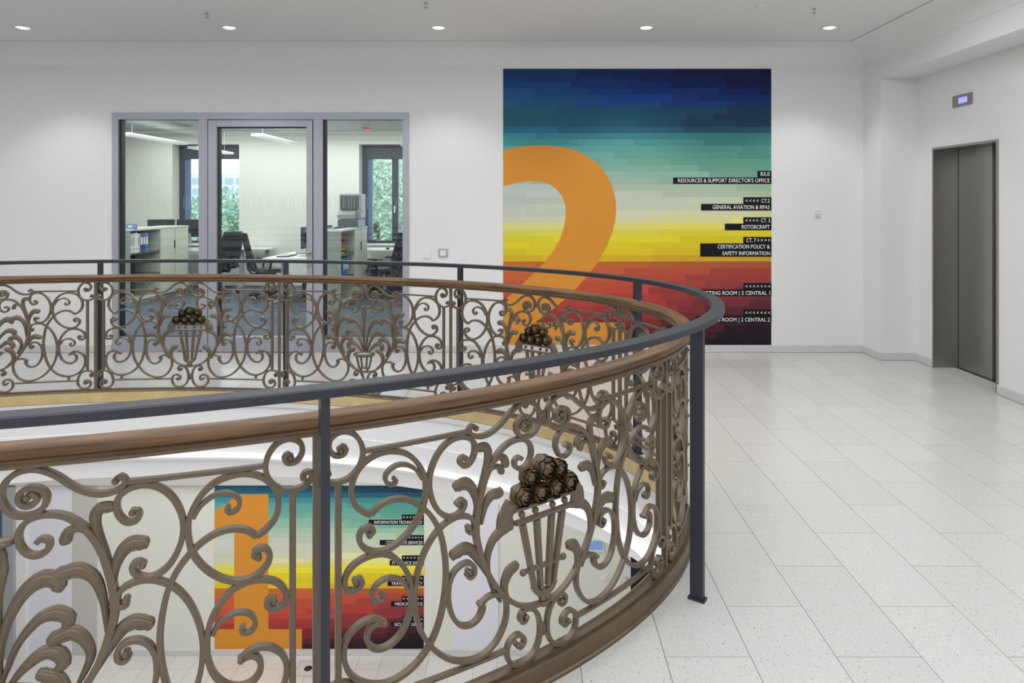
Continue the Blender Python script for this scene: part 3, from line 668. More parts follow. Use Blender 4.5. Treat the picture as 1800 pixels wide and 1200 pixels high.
PANEL = {
'common': [
 ('bar',[12],[(283,884),(624,880)]),
 ('bar',[15],[(73,873),(84,878),(93,867),(84,853),(66,851),(54,865),(56,883),(73,894),(98,890),(113,870),(106,843),(80,827),(44,832),(22,857),(16,888),(29,919),(59,938),(95,938),(133,919),(174,885),(214,864),(250,861),(277,871),(287,887),(276,900),(265,891)]),
 ('bar',[15],[(686,895),(678,904),(669,895),(679,880),(702,882),(716,904),(712,930),(685,946),(652,938),(629,910),(621,875),(632,837),(661,810),(693,803),(724,810),(741,828),(737,845),(723,845),(719,834)]),
 ('bar',[18],[(691,802),(691,230)]),
 ('bar',[15],[(716,197),(716,184),(729,182),(737,196),(729,216),(706,228),(673,227),(642,208),(624,178),(617,138),(628,106),(652,89),(685,86),(710,103),(714,132),(698,150),(676,149),(668,133),(679,122),(688,131)]),
 ('bar',[12],[(153,150),(616,149)]),
 ('ball',[12],[(551,169)]),
 ('bar',[15],[(75,233),(75,221),(91,221),(97,239),(84,255),(62,256),(37,240),(22,214),(15,179),(19,139),(37,106),(66,88),(106,86),(138,107),(149,142),(138,173),(111,185),(87,173),(82,153),(96,141),(109,152)]),
 ('bar',[16],[(303,805),(313,806),(318,796),(310,782),(288,782),(269,808),(269,843),(292,865),(325,872),(360,862),(391,834),(413,791),(420,747),(411,699),(387,655),(352,631),(322,635),(305,652),(303,669),(317,675),(326,666)]),
 ('bar',[16],[(598,693),(624,708),(647,737),(654,776),(643,817),(616,848),(579,865),(539,867),(494,853),(459,820),(435,773),(431,729),(442,676),(471,630),(511,596),(555,579),(595,585),(624,608),(632,635),(620,655),(599,656),(591,643),(603,635)]),
 ('bar',[12],[(443,768),(461,797),(486,816),(515,823),(541,814),(556,795),(549,773),(531,768),(523,779),(532,786)]),
 ('bar',[16],[(598,693),(571,714),(535,723),(494,716),(453,691),(415,650),(387,598),(372,537),(365,467),(370,396),(386,325),(416,263),(463,215),(519,191),(571,190),(624,213),(661,254),(675,300),(669,345),(644,375),(612,388),(583,386),(559,367)]),
 ('bar',[16],[(559,367),(587,371),(606,354),(608,327),(591,302),(559,294),(523,308),(494,342),(478,391),(477,445),(486,488),(511,532),(547,564),(591,574),(636,564),(665,540),(674,509),(663,488),(638,486),(624,501),(630,515),(643,510)]),
 ('bar',[12],[(490,449),(503,475),(527,490),(555,495),(583,483),(596,458),(585,437),(565,438),(560,451),(571,455)]),
 ('bar',[15],[(288,582),(289,570),(277,567),(268,583),(274,605),(293,619),(328,626),(368,615),(407,585),(439,536),(460,474),(466,410),(456,339),(431,279),(391,226),(344,188),(289,167),(239,166),(193,189),(159,235),(149,284),(159,323),(189,344),(220,344),(247,330)]),
 ('bar',[19,21,18,15,15,15,15,15,15,15,15,15,15,13,11,9],[(245,334),(239,316),(251,292),(278,277),(313,285),(340,316),(356,366),(356,419),(342,453),(317,472),(289,473),(270,457),(269,434),(283,425),(296,436),(288,445)]),
 ('bar',[15,15,15,15,15,15,15,15,15,16,17,19,19,21,22,22,21,19,18,16,15,15,15],[(91,757),(102,765),(118,758),(116,737),(93,725),(68,736),(53,766),(57,796),(80,818),(115,824),(156,813),(196,779),(227,729),(247,671),(260,609),(262,556),(251,503),(230,441),(199,383),(158,330),(111,286),(57,261),(-5,253)]),
 ('leaf',[28,28,23,18,13],[(248,826),(229,825),(218,804),(223,771),(235,735),(246,695),(252,656)]),
 ('leaf',[28,26,19,14,11],[(153,757),(160,774),(180,781),(206,767),(228,737),(240,703)]),
 ('leaf',[35,40,32,23,16,11],[(324,723),(301,724),(279,707),(263,668),(257,620),(255,576)]),
 ('leaf',[35,40,33,25,16,11],[(336,513),(307,522),(278,508),(247,463),(209,399),(170,344)]),
],
'basket': [
 ('leaf',[30,35,30,23,16,13,11],[(139,549),(170,542),(202,519),(220,476),(218,419),(200,361),(174,317)]),
 ('leaf',[34,39,32,23,15,9],[(120,412),(139,403),(156,374),(156,339),(136,303),(93,277)]),
 ('leaf',[34,34,23,13],[(181,666),(208,664),(231,634),(245,583)]),
 ('leaf',[23,19,14,10],[(170,736),(181,751),(205,751),(232,720)]),
 ('leaf',[23,48,58,39],[(111,614),(134,605),(156,582),(168,543)]),
 ('leaf',[27,41,35],[(147,622),(152,596),(139,556)]),
],
'fountain': [
 ('leaf',[10,18,25,34,45,43,25],[(7,422),(17,519),(36,587),(68,641),(108,665),(138,651),(133,631)]),
 ('leaf',[10,18,27,41,38,20],[(17,419),(49,507),(93,563),(133,575),(160,558),(153,537)]),
 ('leaf',[10,23,36,41,34,16],[(33,412),(65,451),(108,481),(140,471),(149,447),(133,433)]),
 ('leaf',[34,40,31,20,13],[(143,669),(181,676),(218,647),(237,587),(246,509)]),
 ('leaf',[34,40,31,22,11],[(130,510),(166,522),(197,495),(208,451),(181,387)]),
 ('leaf',[32,38,32,23,14],[(105,426),(137,410),(153,369),(143,323),(99,284)]),
],
'basket_mid': [
 ('bar',[14],[(-138,596),(122,595)]),
 ('bar',[14],[(-128,550),(116,550)]),
 ('bar',[21,16],[(-84,542),(-42,309)]),
 ('bar',[21,16],[(-36,542),(-19,306)]),
 ('bar',[21,16],[(28,542),(11,306)]),
 ('bar',[21,16],[(87,542),(36,309)]),
 ('bar',[21],[(-47,318),(-31,295),(-5,290),(24,295),(40,318)]),
 ('bar',[9],[(-88,380),(84,380)]),
 ('ball',[12],[(-95,573)]),
 ('ball',[12],[(-40,573)]),
 ('ball',[12],[(34,573)]),
 ('ball',[12],[(89,573)]),
 ('ball',[12],[(-88,380)]),
 ('ball',[12],[(84,380)]),
 ('ball',[12],[(-33,380)]),
 ('ball',[12],[(24,380)]),
 ('ball',[15],[(-15,272)]),
 ('ball',[15],[(3,272)]),
 ('fruit',[39],[(0,709)]),
 ('fruit',[30],[(-65,690)]),
 ('fruit',[30],[(61,694)]),
 ('fruit',[34],[(-107,637)]),
 ('fruit',[34],[(-42,633)]),
 ('fruit',[34],[(24,633)]),
 ('fruit',[34],[(93,639)]),
],
'fountain_mid': [
 ('leaf',[7,34,39,18,14,16,18],[(-11,772),(-11,732),(-11,693),(-11,642),(-11,574),(-11,494),(-11,415)]),
 ('bar',[23],[(-95,397),(-76,380),(-11,379),(54,387),(76,407)]),
 ('bar',[11],[(-89,397),(-45,408),(-11,412),(24,411),(70,406)]),
 ('bar',[11],[(-78,375),(-55,281)]),
 ('bar',[11],[(55,383),(34,287)]),
 ('bar',[11],[(-39,374),(-28,283)]),
 ('bar',[11],[(15,377),(7,285)]),
 ('bar',[14],[(-58,281),(38,287)]),
 ('ball',[11],[(-41,268)]),
 ('ball',[11],[(17,272)]),
],
}

# ------------------------------------------------------------------ kerb, wooden handrail, steel guard rail
kb = empty('kerb', EP(0, 0, 0), 'bronze kerb around the oval opening that carries the ironwork', 'kerb')
oval([(.038, 0), (.038, .010), (.031, .014), (.031, .066), (.026, .071), (-.040, .071), (-.045, .066), (-.045, .060), (-.02, .055), (-.02, 0)], 'outer_moulding', M['kerb'], kb)
oval([(-.046, .060), (-.0555, .056), (-.0555, -.016), (-.046, -.018), (-.024, -.018), (-.024, .050)], 'inner_face', M['kerb_in'], kb)
oval([(.012, .0705), (.012, .080), (-.012, .080), (-.012, .0705)], 'base_bar', M['iron'], kb)
hr = empty('handrail', EP(0, 0, .96), 'oiled wooden handrail running along the top of the scrolled ironwork', 'handrail')
prof = [(-.021, .9585), (-.030, .963), (-.035, .969), (-.029, .975), (-.037, .985), (-.036, .997), (-.028, 1.006), (-.012, 1.011), (.012, 1.011), (.028, 1.006), (.036, .997), (.037, .985), (.029, .975), (.035, .969), (.030, .963), (.021, .9585)]
oval(prof, 'wooden_grip', M['wood'], hr, smooth=50, uv=True)
oval([(-.021, .949), (-.021, .9585), (.021, .9585), (.021, .949)], 'iron_strip', M['iron'], hr)
gr = empty('guard_rail', EP(0, -IO, 0), 'slim anthracite steel safety rail on flat posts outside the wooden handrail', 'guard rail')
K = -IO; ZS = 1.1208
oval([(K-.026, ZS-.026), (K-.026, ZS-.001), (K-.025, ZS), (K+.030, ZS), (K+.034, ZS-.004), (K+.034, ZS-.026)], 'top_rail', M['steel_paint'], gr)
def s_at_px(px, far):
    best = None
    for i in range(0, 2000):
        s = (-.32*TOT+i*(.32*TOT-.45)/2000) if not far else .6+i*TOT*.30/2000
        x, y, _ = EP(s, K, 0)
        if y < .3: continue
        e_ = abs(932+1200*x/y-px)
        if best is None or e_ < best[0]: best = (e_, s)
    return best[1]
POST_S = [4.5715, 3.7455, 2.3]
def gpost(s):
    pts = []
    for o_, ds in ((K-.0275, -.011), (K+.0265, -.011), (K+.0265, .011), (K-.0275, .011)): pts.append((o_, ds))
    MB().rings([[EP(s+ds, o_, z) for o_, ds in pts] for z in (.008, ZS-.025)]).build('post', M['steel_paint'], gr)
    pts = [(K-.034, -.018), (K+.034, -.018), (K+.034, .018), (K-.034, .018)]
    MB().rings([[EP(s+ds, o_, z) for o_, ds in pts] for z in (0, .009)]).build('foot_plate', M['steel_paint'], gr)
for px, far in ((176.5, True), (502.5, True), (809, True), (1120.5, True)): gpost(s_at_px(px, True))
for px in (1226, 570.5): gpost(s_at_px(px, False))
gpost(s_at_px(176.5, True)+SP); gpost(s_at_px(570.5, False)-SP)

# ------------------------------------------------------------------ scrolled ironwork panels
def section(kind, h):
    if kind == 'bar':
        d = .0105; h *= .93; c = .0016; return [(-h, c-d), (-h, d-c), (c-h, d), (h-c, d), (h, d-c), (h, c-d), (h-c, -d), (c-h, -d)]
    d = .0075+.12*h
    pr = [(-1, .22), (-.86, .66), (-.66, .84), (-.52, .78), (-.34, 1.04), (-.18, .98), (0, 1.12), (.18, .98), (.34, 1.04), (.52, .78), (.66, .84), (.86, .66), (1, .22)]
    return [(a*h, b*d) for a, b in pr]+[(a*h, -b*d) for a, b in reversed(pr)]
def stroke(parent, sc, kind, ws, pts, mir, z0, zs):
    P2 = [((-u if mir else u)/1000, z0+(v/1000-z0)*zs) for u, v in pts]
    W = [x/1000 for x in ws]
    W = W*len(P2) if len(W) == 1 else [W[min(len(W)-1, int(round(i*(len(W)-1)/(len(P2)-1))))] for i in range(len(P2))]
    straight = len(P2) == 2
    if straight:
        k = max(2, int(math.dist(*P2)/.06)); q = [tuple(P2[0][a]+(P2[1][a]-P2[0][a])*i/k for a in (0, 1)) for i in range(k+1)]; wv = [W[0]+(W[-1]-W[0])*i/k for i in range(k+1)]
    else: q, wv = catmull(P2, W, .0075 if kind == 'bar' else .009)
    if kind == 'leaf' and not straight:      # rounded curled tip
        dx, dz = q[0][0]-q[1][0], q[0][1]-q[1][1]; L = math.hypot(dx, dz); r = wv[0]*.5
        tip = [((q[0][0]+dx/L*r*f), (q[0][1]+dz/L*r*f)) for f in (1.0, .9, .68, .36)]
        q = tip+q; wv = [wv[0]*.16, wv[0]*.52, wv[0]*.80, wv[0]*.96]+wv
    rings = []; cs = 0
    for i, (u, z) in enumerate(q):
        a = q[max(0, i-1)]; b = q[min(len(q)-1, i+1)]; tx, tz = b[0]-a[0], b[1]-a[1]; L = math.hypot(tx, tz) or 1
        nx, nz = -tz/L, tx/L
        if kind == 'leaf' and not straight:
            p_, m_, n_q = q[max(0, i-3)], q[i], q[min(len(q)-1, i+3)]
            cr = (m_[0]-p_[0])*(n_q[1]-m_[1])-(m_[1]-p_[1])*(n_q[0]-m_[0]); cs = cs*.7+(.3 if cr > 0 else -.3) if i else (1 if cr > 0 else -1)
            fr = i/(len(q)-1); lobe = .30*abs(sin(fr*pi*9))*max(0, 1-fr*2.2) if fr < .45 else 0
            sg_ = 1 if cs > 0 else -1
            rings.append([EP(sc-(u+nx*e_), d, z+nz*e_) for e_, d in [(e*(1+lobe) if e*sg_ > 0 else e, d) for e, d in section(kind, wv[i]/2)]])
        else: rings.append([EP(sc-(u+nx*e), d, z+nz*e) for e, d in section(kind, wv[i]/2)])
    name = 'leaf' if kind == 'leaf' else ('flat_bar' if straight else 'scroll')
    mb = MB().rings(rings)
    if kind == 'bar' and not straight:       # forged eye in the heart of each volute
        for e_ in (0, -1):
            if math.dist(P2[0], P2[min(4, len(P2)-1)]) < .03 or e_ == -1:
                c = P2[e_]
                if len(P2) > 12 and (e_ == -1 or math.dist(P2[0], P2[3]) < .03):
                    rr = .0095
                    mb.rings([[EP(sc-(c[0]+rr*k_*cos(a)), d, c[1]+rr*k_*sin(a)) for a in [2*pi*j/10 for j in range(10)]] for d, k_ in ((-.018, .25), (-.0165, .6), (-.0115, .95), (.0115, .95), (.0165, .6), (.018, .25))])
    return mb.build(name, M['iron'], parent, smooth=38 if kind == 'leaf' else 30)
def ball(parent, sc, u, z, r, name, rz=None, m=None, d0=0):
    rz = rz or r; mb = MB(); rg = []
    for i in range(9):
        th = pi*i/8; rg.append([EP(sc-(u+r*sin(th)*cos(a)+1e-5*cos(a)), d0+r*sin(th)*sin(a), z+rz*cos(th)) for a in [2*pi*j/12 for j in range(12)]])
    return mb.rings(rg).build(name, m or M['iron'], parent, smooth=80)
def fruit(parent, sc, u, z, r, seed):
    rnd = random.Random(seed); mb = MB(); ax, az = rnd.uniform(-.25, .25), rnd.uniform(-.2, .25); rot0 = rnd.random()*6
    r *= 1.14
    mb2 = []
    for i in range(15):      # core
        th = pi*i/14; mb2.append([EP(sc-(u+r*.80*sin(th)*cos(a)+1e-5*cos(a)), r*.72*cos(th), z+r*.80*sin(th)*sin(a)) for a in [2*pi*j/16 for j in range(16)]])
    mb.rings(mb2)
    for side in (1, -1):     # overlapping petals in rows around the axis that points to either side of the railing
        for row, (t0, t1, n, lift) in enumerate(((1.75, 1.02, 6, .16), (1.30, .66, 5, .22), (.88, .34, 5, .20), (.50, .06, 3, .14))):
            for k in range(n):
                f0 = rot0+2*pi*(k+.5*(row % 2))/n; wd = 2*pi/n*.62; g = []
                for tt in (0, .35, .7, 1.0):
                    th = t0+(t1-t0)*tt; hw = wd*(1, 1.0, .78, .18)[(0, .35, .7, 1.0).index(tt)]*(1 if row < 2 else 1.1)
                    rad = r*(.78+lift*tt*1.5); line = []
                    for c in (-1, -.5, 0, .5, 1):
                        ph = f0+hw*c; rr = rad*(1+.05*(1-c*c))
                        x = rr*sin(th)*cos(ph)+ax*r*cos(th)*.5; zz = rr*sin(th)*sin(ph)+az*r*cos(th)*.5; y = rr*cos(th)*.95
                        line.append(EP(sc-(u+x), side*y, z+zz))
                    g.append(line)
                mb.rings(g, close_ring=False, caps=False)
    return mb.build('rosette_fruit', M['fruit'], parent, smooth=45)
ZB0 = .077
def panel(k, kind, label, full=True):
    sc = k*SP
    e = empty('ironwork_panel', EP(sc, 0, .08), label, 'railing panel', 'scrolled ironwork panels of the oval railing')
    def run(items, mirrored):
        for it in items:
            kd, ws, pts = it
            for mir in ((False, True) if mirrored else (False,)):
                if kd in ('bar', 'leaf'): stroke(e, sc, kd, ws, pts, mir, ZB0, 1.0)
                elif kd == 'ball': ball(e, sc, (-1 if mir else 1)*pts[0][0]/1000, pts[0][1]/1000, ws[0]/1000, 'bead')
                elif kd == 'fruit': fruit(e, sc, pts[0][0]/1000, pts[0][1]/1000, ws[0]/1000, pts[0][0]+k*3)
    run(PANEL['common'], True)
    run(PANEL[kind], True); run(PANEL[kind+'_mid'], False)
    if kind == 'fountain':
        for q in (-1, 1): ball(e, sc, q*.025, .766, .023, 'bead', .011)
    ball(e, sc, 0, .881, .010, 'bead', .022); ball(e, sc, 0, .166, .010, 'bead', .023)
    return e
lab = {-2: ('fountain', 'nearest ironwork panel at the lower left, with large plumed leaf fountain'),
 -1: ('basket', 'near ironwork panel with fruit basket, large in front of the lower wall print'),
 0: ('fountain', 'ironwork panel on the tight right bend, seen edge on beside the flat steel post'),
 1: ('basket', 'far ironwork panel with fruit basket, in front of the large mural'),
 2: ('fountain', 'far ironwork panel with leaf fountain, in front of the right office pane'),
 3: ('basket', 'far ironwork panel with fruit basket below the glazed office partition'),
 5: ('basket', 'far ironwork panel with fruit basket at the left bend, beyond the picture edge'),
 -3: ('basket', 'near ironwork panel with fruit basket, beyond the lower left picture edge'),
 4: ('fountain', 'leftmost far ironwork panel with leaf fountain, cut by the picture edge')}
for k, (kd, lb) in lab.items(): panel(k, kd, lb)
dn = {-4: 'at the near left end beyond the picture edge', 5: 'at the far left bend beyond the picture edge', -3: 'left of the nearest leaf fountain panel', -2: 'beside the front steel post', -1: 'right of the near fruit basket panel', 0: 'right of the far fruit basket before the mural',
      1: 'left of the fruit basket before the mural', 2: 'right of the fruit basket below the partition', 3: 'left of the fruit basket below the partition', 4: 'beyond the leftmost far panel'}
for k, lb in dn.items():
    s = (k+.5)*SP
    MBo = MB().rings([[EP(s+a, d, z) for a, d in ((-.008, -.011), (-.008, .011), (.008, .011), (.008, -.011))] for z in (.08, .949)]).build('baluster', M['iron'], None)
    tag(MBo, 'upright bronze bar of the railing '+lb, 'baluster', 'upright bars between ironwork panels')

# ------------------------------------------------------------------ office behind the glass
fo = struct('floor_office', M['carpet'], [(-8.7, -1.0, 7.44, 13.6, -.06, 0)])
struct('wall_office_left', M['office_wall'], [(-8.7, -8.6, 7.44, 13.2, 0, 3.0)])
struct('wall_office_right', M['office_wall'], [(-1.1, -1.0, 7.44, 13.2, 0, 3.0)])
W1, W2 = (-6.92, -5.63, .78, 2.73), (-3.31, -1.75, .78, 2.73)
bx = []
for a, b in ((-8.7, W1[0]), (W1[1], W2[0]), (W2[1], -1.0)): bx.append((a, b, 13.2, 13.6, 0, 3.0))
for w_ in (W1, W2): bx += [(w_[0], w_[1], 13.2, 13.6, 0, w_[2]), (w_[0], w_[1], 13.2, 13.6, w_[3], 3.0)]
struct('wall_office_back', M['office_wall'], bx)
struct('ceiling_office', M['office_wall'], [(-8.7, -1.0, 10.95, 13.6, 2.95, 3.05), (-8.7, -1.0, 10.93, 11.02, 2.735, 3.05)])
ct = empty('ceiling_office_grid', (-4.8, 9, 2.75), kind='structure')
B('backing_panel', M['groove'], -8.6, -1.1, 7.44, 10.93, 2.77, 2.80, ct)
t0 = None
for i in range(25):
    for j in range(2):
        if t0 is None: t0 = MB().box(.003, .297, .003, 1.742, 0, .02).build('ceiling_tile', M['tile_m'], bevel=0); o = t0
        else: o = bpy.data.objects.new('ceiling_tile', t0.data); COL.objects.link(o)
        o.location = (-8.6+.3*i, 7.445+1.742*j, 2.75); o.parent = ct; o.matrix_parent_inverse = Matrix.Translation((4.8, -9, -2.75))
def window(name, w_, mull):
    e = empty(name, ((w_[0]+w_[1])/2, 13.5, w_[2]), kind='structure')
    x0, x1, z0, z1 = w_; y0, y1 = 13.46, 13.54
    B('window_frame', M['winframe'], x0, x0+.12, y0, y1, z0, z1, e); B('window_frame', M['winframe'], x1-.10, x1, y0, y1, z0, z1, e)
    B('head_box', M['winframe'], x0+.12, x1-.10, y0-.05, y1, z1-.27, z1, e); B('window_frame', M['winframe'], x0+.12, x1-.10, y0, y1, z0, z0+.07, e)
    B('window_sash', M['winblue'], x0+.12, x0+.20, y0-.01, y1-.01, z0+.07, z1-.27, e)
    if mull:
        B('mullion', M['winframe'], mull-.06, mull+.06, y0-.01, y1-.005, z0+.07, z1-.27, e)
        MB().tube([(mull, y0-.02, 1.52), (mull, y0-.06, 1.52), (mull, y0-.065, 1.40)], .014, 8).build('window_handle', M['white'], e, smooth=40)
    B('pane', M['glass'], x0+.20, x1-.10, 13.50, 13.506, z0+.07, z1-.27, e)
    B('window_sill', M['white'], x0+.002, x1-.002, 13.16, 13.455, z0-.002, z0+.02, e)
window('window_2', W1, None); window('window_3', W2, (695-932)/1200*13.48)

def cabinet(x0, x1, y0, ym, y1, h, label):
    e = empty('cabinet', ((x0+x1)/2, (y0+y1)/2, 0), label, 'cabinet', 'low cabinets behind the glass partition')
    B('cabinet_top', M['cab'], x0-.005, x1+.008, y0-.008, y1+.008, h-.028, h, e)
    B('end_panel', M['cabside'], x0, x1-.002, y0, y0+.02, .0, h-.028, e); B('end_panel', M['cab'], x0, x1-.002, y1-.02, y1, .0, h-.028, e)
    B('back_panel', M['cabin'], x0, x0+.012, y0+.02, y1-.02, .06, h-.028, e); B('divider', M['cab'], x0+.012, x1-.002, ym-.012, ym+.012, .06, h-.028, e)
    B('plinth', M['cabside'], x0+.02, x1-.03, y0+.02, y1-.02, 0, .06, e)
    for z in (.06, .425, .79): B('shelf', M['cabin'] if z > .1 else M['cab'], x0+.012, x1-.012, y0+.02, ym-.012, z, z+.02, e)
    n = 2; L = (y1-.002-ym)/n
    for i in range(n):
        d = B('door', M['cab'], x1-.018, x1, ym+.012+L*i, ym+.008+L*(i+1)-.016, .065, h-.032, e)
        B('door_handle', M['greyp'], x1, x1+.012, ym+L*(i+.5 if False else (1 if i == 0 else i))-.03, ym+L*(1 if i == 0 else i)-.018, .82, .95, d)
    return e
cabinet(-6.6, -6.16, 10.5, 11.39, 12.3, 1.19, 'long pale cabinet behind the left pane, open binder shelf and blue tent card on top')
cabinet(-3.25, -2.84, 10.25, 11.06, 11.9, 1.19, 'pale cabinet behind the right pane, carrying the grey office machine')
def binder(x, y, z, w_, h, m, label, grp):
    e = empty('binder', (x, y, z), label, 'binder', grp)
    B('cover', m, x-.26, x, y, y+w_, z, z+h, e, .002)
    MB().tube([(x, y+w_/2, z+.06), (x+.002, y+w_/2, z+.06)], .011, 12).build('finger_hole', M['gasket'], e)
    B('spine_label', M['white'] if m is not M['binder_w'] else M['greyp'], x, x+.001, y+.01, y+w_-.01, z+.12, z+.24, e)
y = 10.56
for i, (m, lb) in enumerate([(M['binder_w'], 'pale grey binder, first in the left cabinet shelf'), (M['binder_w'], 'pale grey binder, second in the left cabinet shelf'), (M['white'], 'white binder in the middle of the left cabinet shelf'), (M['binder_w'], 'pale binder next to the navy ones in the left cabinet'),
        (M['binder_b'], 'navy binder beside the pale ones in the left cabinet'), (M['binder_b'], 'second navy binder in the left cabinet'), (M['binder_l'], 'bright blue binder, last in the left cabinet shelf')]):
    wd = .068 if i % 2 else .074; binder(-6.20, y, .81, wd, .30+.008*(i % 3), m, lb, 'binders in the left cabinet'); y += wd+.003
y = 10.52
for i in range(4):
    binder(-2.88, y, .445, .07, .30, (M['binder_l'], M['binder_b'], M['binder_l'], M['binder_l'])[i], ('bright blue binder at the near end of the right cabinet lower shelf', 'navy binder on the right cabinet lower shelf', 'third binder, blue, on the right cabinet lower shelf', 'last blue binder on the right cabinet lower shelf')[i], 'binders in the right cabinet'); y += .074
fp = empty('potted_flower', (-2.93, 10.52, .81), 'magenta flowers in yellow striped pot on the right cabinet shelf', 'flower')
MB().lathe([(.001, .81), (.055, .81), (.075, .90), (.065, .90)], (-2.93, 10.52, 0), 16).build('pot', M['yellowp'], fp, smooth=40)
MB().lathe([(.066, .845), (.071, .85), (.074, .865), (.068, .868)], (-2.93, 10.52, 0), 16).build('pot_band', M['black'], fp, smooth=40)
rn = random.Random(5)
for i in range(12):
    a = rn.random()*6.28; r_ = rn.random()*.07; c = Vector((-2.93+r_*cos(a), 10.52+r_*sin(a), .95+rn.random()*.10)); mb = MB()
    for k in range(6):
        b = k*pi/3; d = Vector((cos(b), .5*rn.uniform(-1, 1), sin(b)))*.028; s_ = Vector((-sin(b), 0, cos(b)))*.013; n0 = len(mb.v)
        mb.v += [tuple(c), tuple(c+d*.6+s_), tuple(c+d), tuple(c+d*.6-s_)]; mb.f.append((n0, n0+1, n0+2, n0+3))
    mb.build('blossom', M['magenta'], fp)
MB().tube([(-2.93, 10.52, .89), (-2.92, 10.52, .98)], .004, 5).tube([(-2.94, 10.53, .89), (-2.96, 10.54, 1.0)], .004, 5).build('stem', M['leafg'], fp)
tc_ = empty('tent_card', (-6.3, 10.62, 1.19), 'small blue and black tent card on the left cabinet top', 'tent card')
MB().rings([[(-6.44, 10.6, 1.19), (-6.34, 10.6, 1.19), (-6.39, 10.6, 1.275)], [(-6.425, 10.62, 1.19), (-6.325, 10.62, 1.19), (-6.375, 10.62, 1.275)]]).build('end_flap', M['black'], tc_)
MB().rings([[(-6.36, 10.585, 1.19), (-6.36, 10.66, 1.19), (-6.36, 10.63, 1.27)], [(-6.13, 10.585, 1.19), (-6.13, 10.66, 1.19), (-6.13, 10.63, 1.27)]]).build('card', M['winblue'], tc_)
B('printed_panel', M['white'], -6.24, -6.18, 10.592, 10.5985, 1.215, 1.245, tc_)
# office machine
om = empty('office_machine', (-3.02, 11.55, 1.19), 'grey office machine with dark hood standing on the right cabinet', 'machine')
B('base', M['machine_d'], -3.19, -2.85, 11.30, 11.8, 1.19, 1.32, om, .01); B('body', M['machine_l'], -3.2, -2.84, 11.42, 11.8, 1.32, 1.75, om, .03)
MB().rings([[(-3.19, 11.42, 1.33), (-3.19, 11.30, 1.33), (-3.19, 11.27, 1.40), (-3.19, 11.36, 1.46), (-3.19, 11.42, 1.47)], [(-2.90, 11.42, 1.33), (-2.90, 11.30, 1.33), (-2.90, 11.27, 1.40), (-2.90, 11.36, 1.46), (-2.90, 11.42, 1.47)]]).build('drawer', M['machine_l'], om)
B('hood', M['machine_d'], -3.17, -2.87, 11.395, 11.43, 1.50, 1.72, om, .01); B('side_hatch', M['machine_d'], -2.842, -2.838, 11.50, 11.6, 1.44, 1.47, om)
B('slot', M['gasket'], -3.15, -2.90, 11.40, 11.425, 1.475, 1.495, om)
tr_ = empty('document_tray', (-3.12, 10.6, 1.19), 'flat dark grey tray on the near end of the right cabinet', 'tray')
B('tray_base', M['winblue'], -3.24, -2.98, 10.45, 11.1, 1.19, 1.205, tr_); B('tray_rim', M['black'], -3.24, -3.22, 10.45, 11.1, 1.205, 1.235, tr_); B('tray_rim', M['black'], -3.0, -2.98, 10.45, 11.1, 1.205, 1.225, tr_)

def desk(x0, x1, y0, y1, z, label):
    e = empty('desk', ((x0+x1)/2, (y0+y1)/2, 0), label, 'desk', 'white office desks')
    B('desk_top', M['desk'], x0, x1, y0, y1, z-.025, z, e, .004)
    for xx in (x0+.08, x1-.08):
        l_ = B('leg', M['greyp'], xx-.035, xx+.035, (y0+y1)/2-.03, (y0+y1)/2+.03, .02, z-.025, e)
        B('foot', M['greyp'], xx-.04, xx+.04, y0+.06, y1-.06, 0, .025, e)
    return e
desk(-7.5, -5.75, 12.35, 13.1, .74, 'white desk below the left window with two dark screens')
desk(-5.55, -4.9, 12.75, 13.14, .74, 'white desk end standing against the wall between the windows')
desk(-4.15, -3.3, 10.55, 12.0, .74, 'white desk with keyboard and papers seen through the glass door')
desk(-3.2, -1.9, 12.4, 13.1, .74, 'white desk below the right window')
def monitor(x, y, z, wd, hg, rz, label):
    e = empty('monitor', (0, 0, 0), label, 'monitor', 'dark computer screens')
    B('screen_shell', M['black'], -wd/2, wd/2, -.02, .02, .13, .13+hg, e, .004); B('back_bulge', M['black'], -wd/4, wd/4, -.045, -.02, .2, .13+hg*.75, e, .01)
    B('display', M['winframe'], -wd/2+.012, wd/2-.012, .0195, .0215, .142, .118+hg, e)
    B('neck', M['greyp'], -.025, .025, -.035, -.005, .01, .22, e); B('foot', M['greyp'], -.12, .12, -.11, .07, 0, .012, e)
    e.location = (x, y, z); e.rotation_euler = (0, 0, rz); return e
monitor(-6.82, 12.62, .84, .46, .32, R(12), 'dark screen seen from behind, left of the two below the left window')
monitor(-6.28, 12.62, .84, .52, .32, R(-6), 'wider dark screen seen from behind, right of the two below the left window')
monitor(-3.62, 11.0, .74, .50, .34, R(96), 'dark screen turned edge on above the door handle')
B2 = empty('monitor_riser', (-6.5, 12.62, .74), 'pale riser shelf carrying the two screens below the left window', 'riser')
B('riser_top', M['desk'], -7.1, -5.98, 12.45, 12.8, .82, .84, B2); B('riser_side', M['desk'], -7.1, -7.08, 12.45, 12.8, .74, .82, B2); B('riser_side', M['desk'], -6.0, -5.98, 12.45, 12.8, .74, .82, B2)
kbd = empty('keyboard', (-3.9, 10.95, .74), 'dark keyboard on the desk behind the glass door', 'keyboard')
B('keyboard_base', M['black'], -4.0, -3.82, 10.75, 11.2, .74, .755, kbd, .003); tag(MB().box(-3.985, -3.835, 10.77, 11.18, .755, .761).build('keys', M['greyp'], kbd), kind='stuff')
pp = empty('paper_sheets', (-3.95, 11.5, .74), 'loose white paper sheets on the desk behind the glass door', 'paper')
for i in range(3): B('sheet', M['white'], -4.08+.03*i, -3.87+.03*i, 11.32+.02*i, 11.62+.02*i, .741+.002*i, .7425+.002*i, pp)
ms = empty('mouse', (-2.62, 12.55, .74), 'small dark mouse on the desk below the right window', 'mouse')
